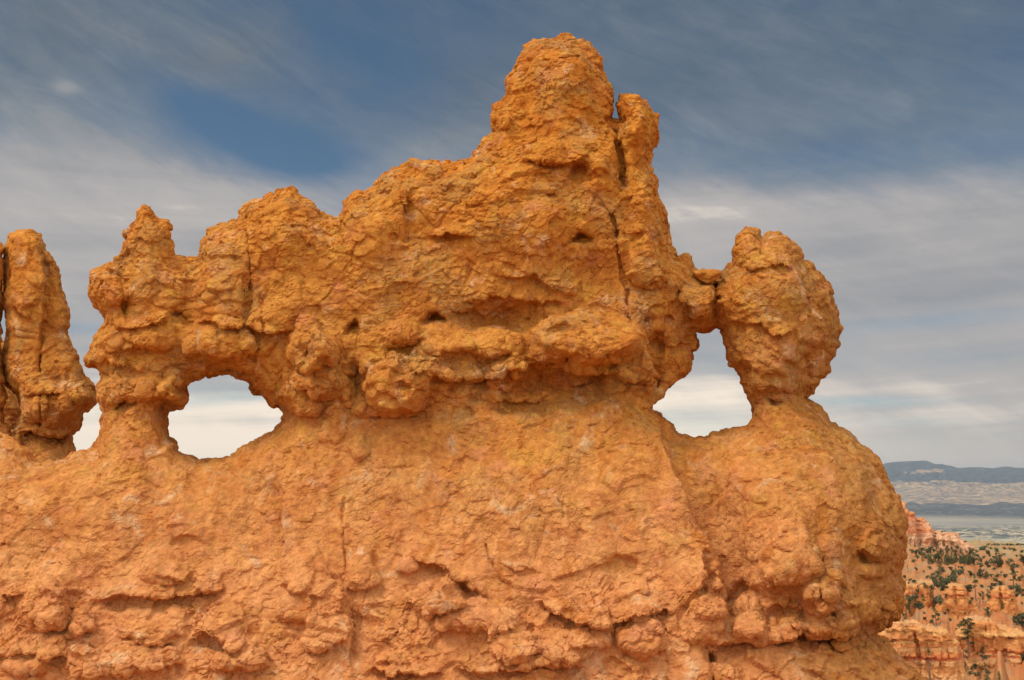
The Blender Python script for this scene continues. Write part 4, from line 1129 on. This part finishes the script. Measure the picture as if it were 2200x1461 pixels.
# single trees that can be told apart: (u, v of the foot, height, kind, label)
ONE = [
 (2071,1408,66,'tall','tall thin pine, left one of the pair in the gully between the two lower cliffs'),
 (2081,1405,70,'tall','tall full pine, right one of the pair in the gully between the two lower cliffs'),
 (2144,1218,30,'round','biggest bright green pine on the saddle, standing out above its neighbours'),
 (2178,1262,44,'tall','tall ragged pine near the right edge, above the bright orange block'),
 (2189,1272,20,'bush','broad dark shrub at the foot of the tall ragged pine near the right edge'),
 (2012,1344,36,'tall','lone pine in the notch on top of the nearest pale cliff'),
 (1998,1466,64,'sparse','thin pole-like pine in front of the lowest part of the pale cliff'),
 (1937,1410,24,'sparse','sparse little tree at the edge of the rock slope, left end of the pale cliff'),
 (1947,1331,20,'cone','dark green pine beside the underside of the dome, on the pale cliff top'),
 (1953,1313,24,'cone','dark pine just above the one beside the dome underside'),
 (1960,1278,28,'dead','grey dead tree standing in front of the pale capped rock step'),
 (1972,1276,13,'round','small green tree right of the grey dead tree'),
 (1968,1300,24,'tall','leaning pine under the grey dead tree'),
 (2000,1292,24,'tall','bushy pine in the shaded gully left of the squat orange block'),
 (2010,1300,20,'round','dark round tree at the foot of the gully left of the squat orange block'),
 (2020,1300,22,'round','dark round tree against the left side of the squat orange block'),
 (2050,1318,20,'cone','small upright green pine at the foot of the squat orange block'),
 (2097,1290,48,'sparse','tall bare-stemmed pine between the two orange blocks'),
 (2112,1296,24,'tall','flat-topped pine, left one of two in front of the bright orange block'),
 (2123,1292,24,'tall','flat-topped pine, right one of two in front of the bright orange block'),
 (2105,1314,26,'sparse','thin pine with a dark foot below the tall bare-stemmed one'),
 (2123,1324,20,'round','rounded green tree on the slope above the long orange cliff'),
 (2155,1308,16,'cone','slim dark pine against the bright orange block'),
 (2021,1240,32,'tall','slender pine with a long bare trunk just below the saddle'),
 (2055,1242,26,'sparse','bare-stemmed thin pine below the saddle, right of the slender one'),
 (2075,1256,26,'dead','grey snag on the orange spur under the saddle'),
 (2086,1240,14,'round','small dark tree right of the grey snag under the saddle'),
 (2106,1242,20,'round','dark round tree under the saddle, left one of a close pair'),
 (2118,1244,17,'round','dark round tree under the saddle, right one of a close pair'),
 (2080,1270,20,'bush','grey-green shrub in the crease above the squat orange block'),
 (2007,1252,22,'round','leafy dark green tree at the head of the shaded gully'),
 (2036,1256,16,'bush','spreading shrub in the gully right of the leafy dark tree'),
 (2048,1250,15,'bush','spreading shrub at the upper right end of the gully'),
 (2026,1268,20,'bush','shrub filling the bottom of the gully above the squat block'),
 (1951,1234,20,'sparse','thin grey-green tree close beside the upper dome'),
 (1975,1248,13,'dead','little grey snag on the bare slope right of the dome'),
 (2112,1420,28,'tall','narrow dark pine leaning in the gap under the long orange cliff'),
 (2118,1445,20,'tall','short pine below the narrow leaning one, in the gap'),
 (2121,1470,32,'cone','pine at the bottom edge in the gap between the lower cliffs'),
 (2148,1472,28,'cone','pale grey-green pine at the bottom edge in front of the right cliff'),
 (2094,1436,14,'bush','green shrub on the grey scree in the gap between the lower cliffs'),
 (2075,1440,18,'cone','slim dark pine hugging the right side of the pale cliff'),
 (2194,1342,32,'bush','large dark shrub at the right edge beside the long cliff'),
 (2196,1418,18,'bush','shrub at the right edge halfway down the long orange cliff'),
 (2036,1200,22,'cone','tallest dark pine in the thick stand left of the saddle'),
 (2200,1214,24,'round','green tree cut by the right edge of the photo on the saddle'),
]
for u, v, h, kd, lab in ONE: plant(u, v, h, kd, lab, None)
SLOPE = [(1956,1173,12),(1966,1176,9),(1978,1178,14),(1959,1188,8),(1968,1192,9),(1981,1194,10),(1992,1188,8),(2000,1195,9),(1983,1206,13),(1996,1212,10),(2014,1174,11),(2027,1174,10),(2035,1178,9),(2047,1170,6),(2056,1178,7),(2045,1184,9),(2053,1189,8),(2066,1191,9),(2021,1191,11),(2018,1209,17),(2045,1198,9),(2030,1214,11),(2062,1210,14),(2072,1214,11),(1962,1208,7),(2003,1212,9),(2050,1214,12),(2010,1204,12),(2040,1212,13),(2027,1203,12),(2056,1203,10),(1989,1200,8),(2006,1186,7),(1972,1200,8),(2080,1215,12),(2015,1198,11),(2068,1201,8)]
SLOPE += [(rt.uniform(1988, 2110), rt.uniform(1206, 1214), rt.uniform(9, 16)) for _ in range(26)] + [(rt.uniform(1975, 2075), rt.uniform(1180, 1206), rt.uniform(6, 11)) for _ in range(18)]
for u, v, h in SLOPE:
    plant(u, v, h * 1.3, rt.choice(['round', 'cone', 'cone', 'tall']) if h > 8 else 'bush', 'small dark tree among many on the slope between pink cliff and saddle', 'small trees below the pink cliff')
HILL = [(2088,1187,8),(2091,1194,9),(2101,1195,5),(2108,1182,9),(2115,1181,9),(2122,1190,9),(2128,1180,5),(2142,1186,10),(2158,1180,6),(2169,1181,5),(2178,1184,7),(2195,1187,6),(2126,1196,6),(2141,1192,5),(2157,1193,5),(2106,1206,8),(2096,1204,6),(2130,1206,7),(2120,1215,12),(2108,1218,11),(2153,1213,9),(2172,1208,8),(2178,1218,9),(2185,1219,8),(2165,1212,8),(2192,1206,6),(2082,1180,5),(2077,1186,6),(2113,1200,7),(2148,1203,7),(2185,1196,5),(2098,1187,6)]
for u, v, h in HILL:
    plant(u, v, h * 1.2, 'bush', 'small round dark shrub among many on the dry hillside right of the pink cliff', 'shrubs on the dry hillside', 1.0)
for u in (2124,2131,2137,2143,2148,2154,2159,2165,2171,2177,2183,2188,2194,2199):
    plant(u, 1171.5, rt.uniform(3.5, 5.5), 'bush', 'tiny dark shrub in the row along the dry hillside rim', 'shrubs along the rim', 1.3)
for u, v, h in ((2010,1147,3.5),(2024,1143,3.5),(2036,1143,3.5),(2074,1165,4)):
    plant(u, v, h, 'bush', 'tiny dark shrub on top of the low right shoulder of the pink cliff', 'shrubs on the pink cliff', 1.4)
SCRUB = [(1943,1241,8),(1940,1208,6),(2044,1224,9),(2062,1234,10),(2012,1232,8),(2150,1257,12),(2158,1240,10),(2170,1266,12),(2190,1248,12),(2140,1250,11),(2130,1240,9),(2098,1252,8),(2110,1262,8),(2128,1266,9),(1986,1331,8),(2000,1338,9),(2035,1313,8),(1998,1222,8),(2178,1232,8),(2145,1240,9),(2066,1222,8),(2085,1449,9),(2102,1452,10),(2180,1336,12),(2170,1372,10),(1943,1414,10),(2184,1282,10),(2072,1320,7),(1990,1262,9)]
SCRUB += [(2004 + 58 * k / 13 + rt.uniform(-5, 5), 1262 - 28 * k / 13 + rt.uniform(-7, 7), rt.uniform(9, 15)) for k in range(14)] + [(rt.uniform(1940, 1985), rt.uniform(1280, 1316), rt.uniform(8, 14)) for _ in range(9)]
SCRUB += [(rt.uniform(1935, 2200), rt.uniform(1218, 1300), rt.uniform(4, 9)) for _ in range(60)] + [(rt.uniform(2075, 2130), rt.uniform(1400, 1460), rt.uniform(5, 11)) for _ in range(14)] + [(rt.uniform(1940, 2050), rt.uniform(1300, 1340), rt.uniform(5, 9)) for _ in range(12)]
for u, v, h in SCRUB:
    plant(u, v, h, 'bush', 'small green shrub scattered on the orange ground between saddle and lower cliffs', 'shrubs on the orange ground')


# ------------------------------------------------------------------ air
def haze():
    import bmesh
    bm = bmesh.new(); bmesh.ops.create_cube(bm, size=1)
    me = bpy.data.meshes.new('haze'); bm.to_mesh(me); bm.free()
    o = bpy.data.objects.new('haze', me); COL.objects.link(o)
    lo = (-70000., -70000., min(GP[:, 2].min(), MP[:, 2].min()) - 1.0); hi = (70000., 70000., max(MP[:, 2].max() + 5, 40.0))
    o.location = [(a + b) / 2 for a, b in zip(lo, hi)]; o.scale = [b - a for a, b in zip(lo, hi)]
    m = bpy.data.materials.new('thin blue air'); m.use_nodes = True
    T = NT(m.node_tree); out = T.node('ShaderNodeOutputMaterial'); v = T.node('ShaderNodeVolumePrincipled')
    v.inputs['Color'].default_value = (.82, .90, 1.0, 1); v.inputs['Density'].default_value = 1.8e-5; v.inputs['Anisotropy'].default_value = .2
    T.l.new(v.outputs[0], out.inputs['Volume'])
    me.materials.append(m)
    tag(o, kind='stuff')


haze()
